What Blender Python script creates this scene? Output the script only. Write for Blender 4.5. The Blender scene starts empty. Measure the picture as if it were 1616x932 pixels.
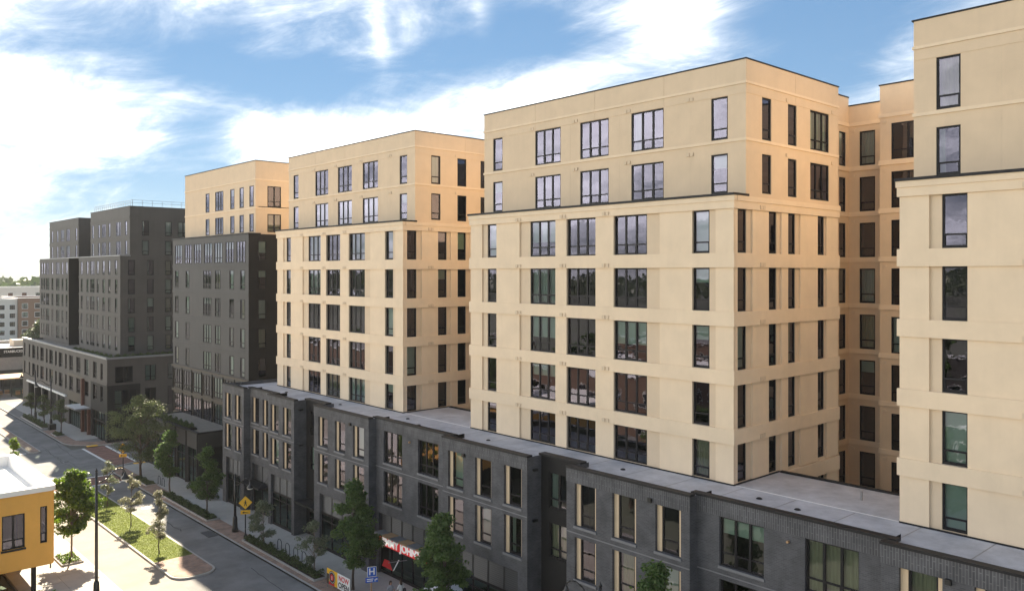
import bpy, bmesh, math, random
import numpy as np
from mathutils import Vector, Matrix
random.seed(7)
R = math.radians
S = bpy.context.scene
COL = S.collection
GZ = 23.1                      # camera height above the street; facade heights below are measured from eye level

# ------------------------------------------------------------------ camera
FWD = Vector((math.cos(R(47.9)), math.cos(R(42.1)), 0)).normalized()
cam = bpy.data.cameras.new('camera'); co = bpy.data.objects.new('camera', cam); COL.objects.link(co)
co.location = (0, 0, GZ)
co.rotation_euler = FWD.to_track_quat('-Z', 'Y').to_euler()
cam.sensor_fit = 'HORIZONTAL'; cam.sensor_width = 36.0
cam.lens = 36.0 * 1305.0 / 1616.0
cam.shift_y = -36.0 / 1616.0
cam.clip_start = 0.5; cam.clip_end = 6000
S.camera = co

# ------------------------------------------------------------------ light, sky, exposure
SUN_EL, SUN_AZ = R(38.5), R(21.0)          # azimuth from +Y towards +X
sl = bpy.data.lights.new('sun', 'SUN'); so = bpy.data.objects.new('sun', sl); COL.objects.link(so)
sl.energy = 3.5; sl.angle = R(0.53); sl.color = (1.0, 0.87, 0.68)
sd = Vector((math.sin(SUN_AZ)*math.cos(SUN_EL), math.cos(SUN_AZ)*math.cos(SUN_EL), math.sin(SUN_EL)))
so.rotation_euler = sd.to_track_quat('Z', 'Y').to_euler(); so.location = (60, 160, 140)
S.view_settings.view_transform = 'Standard'; S.view_settings.look = 'None'
S.view_settings.exposure = 2.42; S.view_settings.gamma = 1.0; S.view_settings.use_curve_mapping = False
SKY_STRENGTH = 0.05
HAZE = 0.00011
CLOUD = (1.0, 0.97, 0.91); CLOUD_GAIN = 25.0

W = bpy.data.worlds.new('World'); S.world = W; W.use_nodes = True
nt = W.node_tree; nt.nodes.clear()
def N(tree, typ, **kw):
    n = tree.nodes.new(typ)
    for k, v in kw.items(): setattr(n, k, v)
    return n
def M(tree, op, a, b=None, c=None, clamp=False):
    n = tree.nodes.new('ShaderNodeMath'); n.operation = op; n.use_clamp = clamp
    for i, v in enumerate((a, b, c)):
        if v is None: continue
        if isinstance(v, (int, float)): n.inputs[i].default_value = v
        else: tree.links.new(v, n.inputs[i])
    return n.outputs[0]
out = N(nt, 'ShaderNodeOutputWorld'); bg = N(nt, 'ShaderNodeBackground'); bg.inputs[1].default_value = SKY_STRENGTH
sky = N(nt, 'ShaderNodeTexSky', sky_type='NISHITA', sun_disc=False, sun_elevation=SUN_EL, sun_rotation=SUN_AZ)
sky.air_density = 0.7; sky.dust_density = 0.0; sky.ozone_density = 2.0; sky.altitude = 100
tc = N(nt, 'ShaderNodeTexCoord'); sp = N(nt, 'ShaderNodeSeparateXYZ'); nt.links.new(tc.outputs['Generated'], sp.inputs[0])
dx, dy, dz = sp.outputs
az = M(nt, 'MULTIPLY', M(nt, 'ARCTAN2', dx, dy), 180/math.pi)
el = M(nt, 'MULTIPLY', M(nt, 'ARCSINE', dz), 180/math.pi)
zz = M(nt, 'ADD', M(nt, 'MAXIMUM', dz, 0.0), 0.16)
cv = N(nt, 'ShaderNodeCombineXYZ')
nt.links.new(M(nt, 'DIVIDE', dx, zz), cv.inputs[0]); nt.links.new(M(nt, 'DIVIDE', dy, zz), cv.inputs[1])
def cnoise(scale, detail, rough, dist, sx=1, sy=1, rz=0, off=0):
    mp = N(nt, 'ShaderNodeMapping'); mp.inputs['Scale'].default_value = (sx, sy, 1)
    mp.inputs['Rotation'].default_value = (0, 0, rz); mp.inputs['Location'].default_value = (off, off*.7, off*.3)
    nt.links.new(cv.outputs[0], mp.inputs[0])
    n = N(nt, 'ShaderNodeTexNoise'); n.inputs['Scale'].default_value = scale; n.inputs['Detail'].default_value = detail
    n.inputs['Roughness'].default_value = rough; n.inputs['Distortion'].default_value = dist
    nt.links.new(mp.outputs[0], n.inputs['Vector']); return n.outputs[0]
n1 = cnoise(0.9, 9, 0.62, 0.35, off=3.1)
n2 = cnoise(1.6, 8, 0.68, 0.9, 1.0, 0.28, R(30), 7.7)
def blob(a0, e0, wa, we, rot=0):
    da = M(nt, 'SUBTRACT', az, a0); de = M(nt, 'SUBTRACT', el, e0); c, s = math.cos(R(rot)), math.sin(R(rot))
    u = M(nt, 'DIVIDE', M(nt, 'ADD', M(nt, 'MULTIPLY', da, c), M(nt, 'MULTIPLY', de, s)), wa)
    v = M(nt, 'DIVIDE', M(nt, 'SUBTRACT', M(nt, 'MULTIPLY', de, c), M(nt, 'MULTIPLY', da, s)), we)
    q = M(nt, 'ADD', M(nt, 'MULTIPLY', u, u), M(nt, 'MULTIPLY', v, v))
    return M(nt, 'EXPONENT', M(nt, 'MULTIPLY', q, -1.0))
n3 = cnoise(3.4, 10, 0.66, 1.3, 1.0, 0.55, R(-20), 1.3)
dens = M(nt, 'ADD', M(nt, 'ADD', M(nt, 'MULTIPLY', n1, 0.85), M(nt, 'MULTIPLY', n2, 0.55)), M(nt, 'MULTIPLY', n3, 0.55))
for a0, e0, wa, we, rot, w in ((11, 10.5, 8, 2.6, -8, .22), (9, 16.5, 9, 2.4, 0, .18), (20, 18, 10, 1.6, 0, .14), (11, 6, 5, 2.2, 25, .05),
                               (27.5, 9.0, 4, 1.3, -10, .24), (36, 9.6, 6.5, 2.5, 12, .26), (45, 12.6, 5, 1.8, 15, .22), (54, 16, 4.5, 3.6, 35, .28),
                               (33, 15.5, .8, 2.8, 12, .16), (40, 17, .9, 2.4, 12, .14), (70, 11, 8, 2.5, 0, .12),
                               (21.5, 5.5, 4.5, 2.8, 0, -.30), (21.5, 8.8, 2.6, 1.8, 0, -.20), (-50, 10, 45, 11, 0, .46), (24, 12.8, 6, 1.7, -8, -.26), (31, 13.0, 5, 1.9, 0, -.25), (43.5, 16.6, 4, 1.8, 0, -.26), (63, 15, 5, 3.5, 0, -.26), (39, 14.6, 4, 1.2, 0, -.14)):
    dens = M(nt, 'ADD', dens, M(nt, 'MULTIPLY', blob(a0, e0, wa, we, rot), w))
mr = N(nt, 'ShaderNodeMapRange', interpolation_type='SMOOTHSTEP'); nt.links.new(dens, mr.inputs[0])
mr.inputs[1].default_value = 0.78; mr.inputs[2].default_value = 1.58
cm = N(nt, 'ShaderNodeMix', data_type='RGBA')
nt.links.new(mr.outputs[0], cm.inputs[0]); SK = N(nt, 'ShaderNodeVectorMath', operation='SCALE'); SK.inputs['Scale'].default_value = 1/3; nt.links.new(sky.outputs[0], SK.inputs[0])
ga = N(nt, 'ShaderNodeGamma'); ga.inputs[1].default_value = .48; nt.links.new(SK.outputs[0], ga.inputs[0])
SK2 = N(nt, 'ShaderNodeVectorMath', operation='SCALE'); SK2.inputs['Scale'].default_value = 1.95; nt.links.new(ga.outputs[0], SK2.inputs[0])
hs_ = N(nt, 'ShaderNodeHueSaturation'); hs_.inputs['Saturation'].default_value = 1.6; nt.links.new(SK2.outputs[0], hs_.inputs['Color']); nt.links.new(hs_.outputs[0], cm.inputs[6])
cg = N(nt, 'ShaderNodeMix', data_type='RGBA'); nt.links.new(M(nt, 'POWER', mr.outputs[0], 1.6), cg.inputs[0])
cg.inputs[6].default_value = tuple(c*CLOUD_GAIN*.27 for c in CLOUD) + (1,); cg.inputs[7].default_value = tuple(c*CLOUD_GAIN for c in CLOUD) + (1,)
nt.links.new(cg.outputs[2], cm.inputs[7])
nt.links.new(cm.outputs[2], bg.inputs[0]); nt.links.new(bg.outputs[0], out.inputs[0])

# ------------------------------------------------------------------ materials
MAT = {}
def mat(name, col, rough=0.8, var=0.12, scale=1.2, bump=0.0, bscale=30.0, metal=0.0, col2=None, spec=0.5, streak=0.0, wear=0.0):
    m = bpy.data.materials.new(name); m.use_nodes = True; t = m.node_tree
    b = t.nodes['Principled BSDF']; b.inputs['Roughness'].default_value = rough; b.inputs['Metallic'].default_value = metal
    b.inputs['Specular IOR Level'].default_value = spec
    g = N(t, 'ShaderNodeNewGeometry')
    n = N(t, 'ShaderNodeTexNoise'); n.inputs['Scale'].default_value = scale; n.inputs['Detail'].default_value = 6; n.inputs['Roughness'].default_value = .65
    vec = g.outputs['Position']
    if streak:
        mp = N(t, 'ShaderNodeMapping'); mp.inputs['Scale'].default_value = (1, 1, streak); t.links.new(vec, mp.inputs[0]); vec = mp.outputs[0]
    t.links.new(vec, n.inputs['Vector'])
    mx = N(t, 'ShaderNodeMix', data_type='RGBA')
    c2 = col2 or tuple(min(1, c*(1+var)) for c in col); c1 = col if col2 else tuple(c*(1-var) for c in col)
    mx.inputs[6].default_value = (*c1, 1); mx.inputs[7].default_value = (*c2, 1)
    r = N(t, 'ShaderNodeMapRange'); r.inputs[1].default_value = .3; r.inputs[2].default_value = .7
    t.links.new(n.outputs[0], r.inputs[0]); t.links.new(r.outputs[0], mx.inputs[0])
    if wear:                       # faint rain streaks running down the wall
        mp2 = N(t, 'ShaderNodeMapping'); mp2.inputs['Scale'].default_value = (2.2, 2.2, .12); t.links.new(g.outputs['Position'], mp2.inputs[0])
        n3_ = N(t, 'ShaderNodeTexNoise'); n3_.inputs['Scale'].default_value = 1.0; n3_.inputs['Detail'].default_value = 7; n3_.inputs['Roughness'].default_value = .7; t.links.new(mp2.outputs[0], n3_.inputs['Vector'])
        r3 = N(t, 'ShaderNodeMapRange'); r3.inputs[1].default_value = .42; r3.inputs[2].default_value = .72; r3.inputs[3].default_value = 1.0; r3.inputs[4].default_value = 1-wear; t.links.new(n3_.outputs[0], r3.inputs[0])
        m3 = N(t, 'ShaderNodeMix', data_type='RGBA', blend_type='MULTIPLY'); m3.inputs[0].default_value = 1; t.links.new(mx.outputs[2], m3.inputs[6]); t.links.new(r3.outputs[0], m3.inputs[7]); t.links.new(m3.outputs[2], b.inputs['Base Color'])
    else: t.links.new(mx.outputs[2], b.inputs['Base Color'])
    if bump:
        n2 = N(t, 'ShaderNodeTexNoise'); n2.inputs['Scale'].default_value = bscale; n2.inputs['Detail'].default_value = 4
        t.links.new(g.outputs['Position'], n2.inputs['Vector'])
        bp = N(t, 'ShaderNodeBump'); bp.inputs['Strength'].default_value = bump; bp.inputs['Distance'].default_value = .02
        t.links.new(n2.outputs[0], bp.inputs['Height']); t.links.new(bp.outputs[0], b.inputs['Normal'])
    MAT[name] = m; return m
def brick_mat(name, c1, c2, cm_, w, h, mortar=.012, vertical=False, ground=False, rough=.85, bump=.5):
    m = bpy.data.materials.new(name); m.use_nodes = True; t = m.node_tree; b = t.nodes['Principled BSDF']; b.inputs['Roughness'].default_value = rough
    g = N(t, 'ShaderNodeNewGeometry'); s = N(t, 'ShaderNodeSeparateXYZ'); t.links.new(g.outputs['Position'], s.inputs[0])
    c = N(t, 'ShaderNodeCombineXYZ')
    if ground: a_, b_ = s.outputs[0], s.outputs[1]
    else: a_, b_ = M(t, 'ADD', s.outputs[0], s.outputs[1]), s.outputs[2]
    if vertical: a_, b_ = b_, a_
    t.links.new(a_, c.inputs[0]); t.links.new(b_, c.inputs[1])
    k = N(t, 'ShaderNodeTexBrick'); t.links.new(c.outputs[0], k.inputs['Vector'])
    k.inputs['Color1'].default_value = (*c1, 1); k.inputs['Color2'].default_value = (*c2, 1); k.inputs['Mortar'].default_value = (*cm_, 1)
    k.inputs['Scale'].default_value = 1; k.inputs['Brick Width'].default_value = w; k.inputs['Row Height'].default_value = h
    k.inputs['Mortar Size'].default_value = mortar; k.inputs['Mortar Smooth'].default_value = .2; k.inputs['Bias'].default_value = -.1
    n = N(t, 'ShaderNodeTexNoise'); n.inputs['Scale'].default_value = 1.1; n.inputs['Detail'].default_value = 7
    t.links.new(g.outputs['Position'], n.inputs['Vector'])
    mx = N(t, 'ShaderNodeMix', data_type='RGBA', blend_type='MULTIPLY'); mx.inputs[0].default_value = 1
    r = N(t, 'ShaderNodeMapRange'); r.inputs[1].default_value = .3; r.inputs[2].default_value = .7; r.inputs[3].default_value = .72; r.inputs[4].default_value = 1.25
    t.links.new(n.outputs[0], r.inputs[0]); t.links.new(k.outputs['Color'], mx.inputs[6]); t.links.new(r.outputs[0], mx.inputs[7])
    t.links.new(mx.outputs[2], b.inputs['Base Color'])
    if bump:
        bp = N(t, 'ShaderNodeBump'); bp.inputs['Strength'].default_value = bump; bp.inputs['Distance'].default_value = .012; bp.invert = True
        t.links.new(k.outputs['Fac'], bp.inputs['Height']); t.links.new(bp.outputs[0], b.inputs['Normal'])
    MAT[name] = m; return m
def glass_mat(name, tint, refl, base, wob=0.02):
    m = bpy.data.materials.new(name); m.use_nodes = True; t = m.node_tree; t.nodes.clear()
    o = N(t, 'ShaderNodeOutputMaterial'); mx = N(t, 'ShaderNodeMixShader'); tr = N(t, 'ShaderNodeBsdfTransparent'); gl = N(t, 'ShaderNodeBsdfGlossy')
    tr.inputs[0].default_value = (*tint, 1); gl.inputs[0].default_value = (*refl, 1); gl.inputs['Roughness'].default_value = 0.0
    fr = N(t, 'ShaderNodeFresnel'); fr.inputs[0].default_value = 1.75
    f = M(t, 'ADD', M(t, 'MULTIPLY', fr.outputs[0], 1-base), base, clamp=True)
    g = N(t, 'ShaderNodeNewGeometry'); n = N(t, 'ShaderNodeTexNoise'); n.inputs['Scale'].default_value = 1.6; n.inputs['Detail'].default_value = 2
    t.links.new(g.outputs['Position'], n.inputs['Vector'])
    bp = N(t, 'ShaderNodeBump'); bp.inputs['Strength'].default_value = .5; bp.inputs['Distance'].default_value = wob
    t.links.new(n.outputs[0], bp.inputs['Height']); t.links.new(bp.outputs[0], gl.inputs['Normal'])
    t.links.new(f, mx.inputs[0]); t.links.new(tr.outputs[0], mx.inputs[1]); t.links.new(gl.outputs[0], mx.inputs[2]); t.links.new(mx.outputs[0], o.inputs[0])
    MAT[name] = m; return m
def leaf_mat(name, c1, c2, trans=.35):
    m = bpy.data.materials.new(name); m.use_nodes = True; t = m.node_tree; t.nodes.clear()
    o = N(t, 'ShaderNodeOutputMaterial'); mx = N(t, 'ShaderNodeMixShader'); df = N(t, 'ShaderNodeBsdfPrincipled'); tl = N(t, 'ShaderNodeBsdfTranslucent')
    df.inputs['Roughness'].default_value = .5; df.inputs['Specular IOR Level'].default_value = .35
    g = N(t, 'ShaderNodeNewGeometry'); cx = N(t, 'ShaderNodeMix', data_type='RGBA')
    cx.inputs[6].default_value = (*c1, 1); cx.inputs[7].default_value = (*c2, 1); t.links.new(g.outputs['Random Per Island'], cx.inputs[0])
    t.links.new(cx.outputs[2], df.inputs['Base Color'])
    hs = N(t, 'ShaderNodeHueSaturation'); hs.inputs['Value'].default_value = 1.5; hs.inputs['Saturation'].default_value = 1.1
    t.links.new(cx.outputs[2], hs.inputs['Color']); t.links.new(hs.outputs[0], tl.inputs[0]); mx.inputs[0].default_value = trans
    t.links.new(df.outputs[0], mx.inputs[1]); t.links.new(tl.outputs[0], mx.inputs[2]); t.links.new(mx.outputs[0], o.inputs[0])
    MAT[name] = m; return m

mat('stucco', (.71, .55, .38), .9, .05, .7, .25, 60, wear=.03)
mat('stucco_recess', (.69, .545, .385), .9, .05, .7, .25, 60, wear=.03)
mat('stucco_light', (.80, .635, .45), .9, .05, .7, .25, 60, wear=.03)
mat('panel_dark', (.034, .033, .033), .6, .12, .6, .1, 20, wear=.15)
mat('panel_black', (.013, .013, .014), .6, .15, .6, spec=.2)
mat('panel_brown', (.070, .063, .057), .65, .12, .5, .1, 20, wear=.15)
mat('panel_grey', (.055, .053, .052), .65, .12, .5, .1, 20, wear=.15)
mat('panel_bronze', (.055, .043, .030), .5, .15, .5)
mat('rust_metal', (.105, .036, .018), .65, .2, 3)
mat('coping', (.014, .014, .016), .55, .15, 2, spec=.25)
mat('frame', (.008, .008, .010), .5, .1, 2, spec=.25)
mat('roof_membrane', (.49, .49, .52), .85, .2, .6, .15, 8, wear=.12)
mat('roof_white', (.80, .79, .77), .8, .05, .5)
mat('concrete', (.42, .40, .37), .9, .10, .8, .2, 40)
mat('gravel', (.24, .215, .18), .95, .2, 2.5, .5, 30)
mat('concrete_joint', (.20, .19, .18), .95, .1, 1)
mat('kerb_concrete', (.40, .38, .35), .9, .12, 1.5, .2, 40)
mat('asphalt', (.185, .181, .176), .9, .28, .35, .3, 60)
mat('asphalt_sunlit', (.27, .24, .20), .9, .16, .30, .3, 60)  # paler, warmer copy of the asphalt; sunlight put into the colour
mat('white_paint', (.72, .72, .70), .7, .15, 4)
mat('soil', (.055, .038, .026), .95, .3, 4, .5, 20)
mat('ground_mix', (.11, .105, .095), .95, .3, .03, col2=(.055, .075, .03))
mat('turf', (.13, .16, .03), .95, .3, 1.4, .4, 40)
mat('interior', (.022, .021, .022), .9, .3, .6)
mat('blind', (.62, .66, .60), .9, .06, .5)
mat('curtain', (.60, .60, .58), .9, .12, 3, streak=.05)
mat('curtain_warm', (.50, .42, .30), .9, .15, 3, streak=.05)
mat('jamb_beige', (.62, .48, .32), .8, .05, 2)
mat('sill_stone', (.17, .17, .18), .8, .1, 3)
mat('louver', (.030, .030, .033), .5, .1, 2)
mat('yellow_stucco', (.76, .40, .085), .85, .06, .6, .2, 50, wear=.03)
mat('bark', (.10, .075, .055), .95, .3, 6, .5, 20)
mat('bark_pale', (.22, .17, .13), .95, .3, 6, .5, 20)
mat('black_metal', (.010, .010, .011), .4, .1, 3)
mat('sign_yellow', (.85, .48, .02), .5, .04, 3)
mat('sign_blue', (.02, .10, .50), .5, .04, 3)
mat('sign_red', (.62, .015, .02), .5, .05, 3)
mat('sign_white', (.82, .82, .80), .5, .03, 3)
mat('sign_black', (.012, .012, .012), .5, .03, 3)
mat('awning_tan', (.40, .24, .12), .8, .1, 3)
mat('metal_grey', (.30, .30, .31), .5, .1, 2, metal=.6)
mat('far_white', (.66, .64, .60), .9, .05, .1)
mat('far_brown', (.26, .16, .11), .9, .08, .1)
mat('far_tan', (.50, .42, .32), .9, .08, .1)
mat('skin', (.45, .26, .18), .6, .05, 5)
mat('hair', (.045, .022, .014), .6, .2, 30)
mat('cloth_white', (.72, .71, .70), .9, .05, 8)
mat('cloth_grey', (.35, .35, .38), .9, .08, 8)
mat('cloth_dark', (.03, .03, .04), .9, .1, 8)
mat('car_paint', (.02, .02, .024), .25, .05, 1)
mat('rubber', (.012, .012, .012), .8, .1, 3)
mat('lamp_lens', (.70, .70, .68), .3, .03, 3)
mat('tail_red', (.45, .01, .01), .3, .03, 3)
for nm_, c_, e_ in (('sign_letters_lit', (.85, .85, .82), .06), ('sign_red_lit', (.70, .015, .02), .07)):
    m_ = mat(nm_, c_, .5, .03, 3); b_ = m_.node_tree.nodes['Principled BSDF']; b_.inputs['Emission Color'].default_value = (*c_, 1); b_.inputs['Emission Strength'].default_value = e_
brick_mat('brick_grey', (.076, .077, .085), (.054, .055, .062), (.092, .092, .097), .24, .08, .010, bump=.25)
brick_mat('brick_soldier', (.078, .079, .086), (.050, .050, .056), (.12, .12, .125), .60, .12, .02, vertical=True)
brick_mat('paver_red', (.25, .11, .075), (.17, .075, .055), (.20, .14, .11), .24, .12, .012, ground=True, bump=.3)
brick_mat('paver_mixed', (.40, .25, .18), (.24, .17, .14), (.20, .16, .13), .24, .14, .014, ground=True, bump=.3)
glass_mat('glass', (.60, .72, .66), (.80, .78, 1.0), .04, .004)
glass_mat('glass_shop', (.34, .58, .48), (.75, .9, .85), .0, .004)
leaf_mat('leaf_maple', (.050, .095, .025), (.105, .165, .045), .42)
leaf_mat('leaf_olive', (.095, .12, .07), (.19, .21, .13))
leaf_mat('leaf_oak', (.07, .095, .035), (.13, .155, .065))
leaf_mat('leaf_silver', (.14, .15, .09), (.28, .27, .19))
leaf_mat('leaf_bright', (.07, .13, .015), (.15, .22, .03))
leaf_mat('leaf_hedge', (.045, .070, .020), (.10, .13, .045))
leaf_mat('leaf_far', (.05, .08, .03), (.09, .115, .045), .2)
leaf_mat('grass_blade', (.11, .15, .025), (.20, .22, .05), .3)

# ------------------------------------------------------------------ mesh helpers
ORG = {}
class Fr:                       # a facade's own frame: u along the wall, d inward, z up (eye level = 0)
    def __init__(s, x, y, deg):
        s.x, s.y, s.deg = x, y, deg; a = R(deg); s.c, s.s = round(math.cos(a), 9), round(math.sin(a), 9)
    def p(s, u, d, z): return (s.x + s.c*u - s.s*d, s.y + s.s*u + s.c*d, z + GZ)
class MB:
    def __init__(s): s.v = []; s.f = []
    def quad(s, a, b, c, d):
        n = len(s.v); s.v += [a, b, c, d]; s.f.append((n, n+1, n+2, n+3)); return s
    def box8(s, q):
        n = len(s.v); s.v += q
        s.f += [tuple(n+i for i in f) for f in ((0,3,2,1),(4,5,6,7),(0,1,5,4),(1,2,6,5),(2,3,7,6),(3,0,4,7))]; return s
    def box(s, x0, x1, y0, y1, z0, z1):
        s.box8([(x0,y0,z0),(x1,y0,z0),(x1,y1,z0),(x0,y1,z0),(x0,y0,z1),(x1,y0,z1),(x1,y1,z1),(x0,y1,z1)]); return s
    def fbox(s, F, u0, u1, d0, d1, z0, z1):
        s.box8([F.p(u0,d0,z0),F.p(u1,d0,z0),F.p(u1,d1,z0),F.p(u0,d1,z0),F.p(u0,d0,z1),F.p(u1,d0,z1),F.p(u1,d1,z1),F.p(u0,d1,z1)]); return s
    def holes(s, F, u0, u1, z0, z1, d, hs, rev):
        us = sorted({u0, u1, *[h[0] for h in hs], *[h[1] for h in hs]}); zs = sorted({z0, z1, *[h[2] for h in hs], *[h[3] for h in hs]})
        us = [u for u in us if u0-1e-6 <= u <= u1+1e-6]; zs = [z for z in zs if z0-1e-6 <= z <= z1+1e-6]
        for i in range(len(us)-1):
            for j in range(len(zs)-1):
                cu, cz = (us[i]+us[i+1])/2, (zs[j]+zs[j+1])/2
                if any(h[0] < cu < h[1] and h[2] < cz < h[3] for h in hs): continue
                s.quad(F.p(us[i],d,zs[j]), F.p(us[i+1],d,zs[j]), F.p(us[i+1],d,zs[j+1]), F.p(us[i],d,zs[j+1]))
        for a, b, c, e in hs:
            s.quad(F.p(a,d,c), F.p(b,d,c), F.p(b,d+rev,c), F.p(a,d+rev,c)); s.quad(F.p(a,d,e), F.p(a,d+rev,e), F.p(b,d+rev,e), F.p(b,d,e))
            s.quad(F.p(a,d,c), F.p(a,d+rev,c), F.p(a,d+rev,e), F.p(a,d,e)); s.quad(F.p(b,d,c), F.p(b,d,e), F.p(b,d+rev,e), F.p(b,d+rev,c))
        return s
    def tube(s, p0, p1, r0, r1, n=8):
        p0, p1 = Vector(p0), Vector(p1); ax = (p1-p0).normalized(); a = ax.orthogonal().normalized(); b = ax.cross(a); k = len(s.v)
        for p, r in ((p0, r0), (p1, r1)):
            for i in range(n): t = 2*math.pi*i/n; s.v.append(tuple(p + a*(r*math.cos(t)) + b*(r*math.sin(t))))
        for i in range(n): j = (i+1) % n; s.f.append((k+i, k+j, k+n+j, k+n+i))
        s.f.append(tuple(k+n-1-i for i in range(n))); s.f.append(tuple(k+n+i for i in range(n))); return s
    def path(s, pts, r0, r1=None, n=8):
        r1 = r0 if r1 is None else r1; m = len(pts)-1
        for i in range(m): s.tube(pts[i], pts[i+1], r0+(r1-r0)*i/m, r0+(r1-r0)*(i+1)/m, n)
        return s
    def prism(s, poly, z0, z1):
        n = len(poly); k = len(s.v); s.v += [(x, y, z0) for x, y in poly] + [(x, y, z1) for x, y in poly]
        for i in range(n): j = (i+1) % n; s.f.append((k+i, k+j, k+n+j, k+n+i))
        s.f.append(tuple(k+n+i for i in range(n))); s.f.append(tuple(k+n-1-i for i in range(n))); return s
    def lathe(s, cx, cy, prof, n=14):
        k = len(s.v)
        for r, z in prof:
            for i in range(n): t = 2*math.pi*i/n; s.v.append((cx+r*math.cos(t), cy+r*math.sin(t), z))
        for q in range(len(prof)-1):
            for i in range(n): j = (i+1) % n; s.f.append((k+q*n+i, k+q*n+j, k+(q+1)*n+j, k+(q+1)*n+i))
        s.f.append(tuple(k+n-1-i for i in range(n))); s.f.append(tuple(k+(len(prof)-1)*n+i for i in range(n))); return s
    def mesh(s, name, m, org=(0,0,0)):
        me = bpy.data.meshes.new(name); ox, oy, oz = org
        me.from_pydata([(x-ox, y-oy, z-oz) for x, y, z in s.v], [], s.f); me.materials.append(MAT[m]); return me
    def build(s, name, m, parent=None, smooth=False, **kw):
        org = ORG.get(parent.name, (0,0,0)) if parent else (0,0,0)
        if not parent and s.v:
            a = np.array(s.v); org = (float(a[:,0].mean()), float(a[:,1].mean()), float(a[:,2].min()))
        me = s.mesh(name, m, org)
        if smooth: me.polygons.foreach_set('use_smooth', [True]*len(me.polygons))
        o = bpy.data.objects.new(name, me); COL.objects.link(o)
        if parent: o.parent = parent
        else: o.location = org
        ORG[o.name] = org
        for k, v in kw.items(): o[k] = v
        return o
def thing(name, loc, label, cat, group=None):
    o = bpy.data.objects.new(name, None); COL.objects.link(o); o.location = loc; ORG[o.name] = tuple(loc)
    o['label'] = label; o['category'] = cat; o.empty_display_size = .3
    if group: o['group'] = group
    return o
def tag(o, label, cat, group=None):
    o['label'] = label; o['category'] = cat
    if group: o['group'] = group
    return o
def inst(name, me, parent, loc, rz=0, rx=0):
    o = bpy.data.objects.new(name, me); COL.objects.link(o); o.parent = parent; o.location = loc; o.rotation_euler = (rx, 0, rz); return o
def copy_tree(o, parent=None):
    c = o.copy(); COL.objects.link(c); c.parent = parent
    for ch in o.children: copy_tree(ch, c)
    return c
def text_mesh(body, size, m, extrude=.01, bold=0.0, spacing=1.0):
    cu = bpy.data.curves.new('text', 'FONT'); cu.body = body; cu.size = size; cu.extrude = extrude; cu.align_x = 'CENTER'; cu.align_y = 'CENTER'
    cu.offset = bold; cu.space_character = spacing; cu.resolution_u = 3
    to = bpy.data.objects.new('text', cu); COL.objects.link(to); bpy.context.view_layer.update()
    me = bpy.data.meshes.new_from_object(to.evaluated_get(bpy.context.evaluated_depsgraph_get()))
    bpy.data.objects.remove(to); me.materials.clear(); me.materials.append(MAT[m]); return me
def put_text(name, body, size, m, F, u, d, z, parent, **kw):
    me = text_mesh(body, size, m, **kw); o = bpy.data.objects.new(name, me); COL.objects.link(o)
    w = F.p(u, d, z); g = ORG[parent.name]; o.parent = parent; o.location = tuple(w[i]-g[i] for i in range(3)); o.rotation_euler = (R(90), 0, R(F.deg)); return o

# ------------------------------------------------------------------ windows
WC = {}
def win_meshes(w, h, style):
    key = (round(w, 2), round(h, 2), style)
    if key in WC: return WC[key]
    t, dp = .085, .09; mb = MB(); rail = h*.24
    mb.box(0, w, 0, dp, 0, t); mb.box(0, w, 0, dp, h-t, h); mb.box(0, t, 0, dp, t, h-t); mb.box(w-t, w, 0, dp, t, h-t)
    cols = {'N': 1, 'D': 2, 'T': 3}[style[0]]; mw = .12; panes = []
    iw = (w-2*t-(cols-1)*mw)/cols
    for i in range(cols):
        x0 = t+i*(iw+mw)
        if i: mb.box(x0-mw, x0, .006, dp, t, h-t)
        if len(style) > 1 and style[1] == 'p': panes.append((x0, x0+iw, t, h-t)); continue
        mb.box(x0, x0+iw, .012, dp-.01, rail, rail+.08)
        sub = (cols == 1 and True) or i == 1
        if sub:                                       # operable lower sash with its own thicker frame
            for a, b, c, e in ((x0, x0+iw, t, t+.05), (x0, x0+.045, t+.05, rail), (x0+iw-.045, x0+iw, t+.05, rail)): mb.box(a, b, .02, dp-.02, c, e)
            panes.append((x0+.045, x0+iw-.045, t+.05, rail))
        else: panes.append((x0, x0+iw, t, rail))
        panes.append((x0, x0+iw, rail+.08, h-t))
    fm = mb.mesh('window', 'frame'); pl = []
    for a, b, c, e in panes:
        q = MB(); hw, hh = (b-a)/2+.01, (e-c)/2+.01; q.quad((-hw,0,-hh), (hw,0,-hh), (hw,0,hh), (-hw,0,hh))
        pl.append((q, ((a+b)/2, .05, (c+e)/2)))
    one = MB()
    for a, b, c, e in panes: one.quad((a,.05,c), (b,.05,c), (b,.05,e), (a,.05,e))
    WC[key] = (fm, [(q.mesh('pane', 'glass'), l) for q, l in pl], one.mesh('pane', 'glass'), {}); return WC[key]
def cover_mesh(w, h, kind, cache):
    if kind in cache: return cache[kind]
    mb = MB()
    if kind[0] == 'b': mb.box(.05, w-.05, .17, .185, h*(1-kind[1]), h-.05); m = 'blind'
    else:
        m = 'curtain' if kind[0] == 'c' else 'curtain_warm'; n = max(8, int(w*14)); x1 = w*kind[1]; k = len(mb.v)
        for i in range(n+1):
            x = .05+(x1-.1)*i/n; y = .22+.035*math.sin(i*1.9)
            mb.v += [(x, y, .04), (x, y, h-.04)]
        for i in range(n): mb.f.append((k+2*i, k+2*i+2, k+2*i+3, k+2*i+1))
    cache[kind] = mb.mesh('blind' if kind[0] == 'b' else 'curtain', m); return cache[kind]
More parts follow.
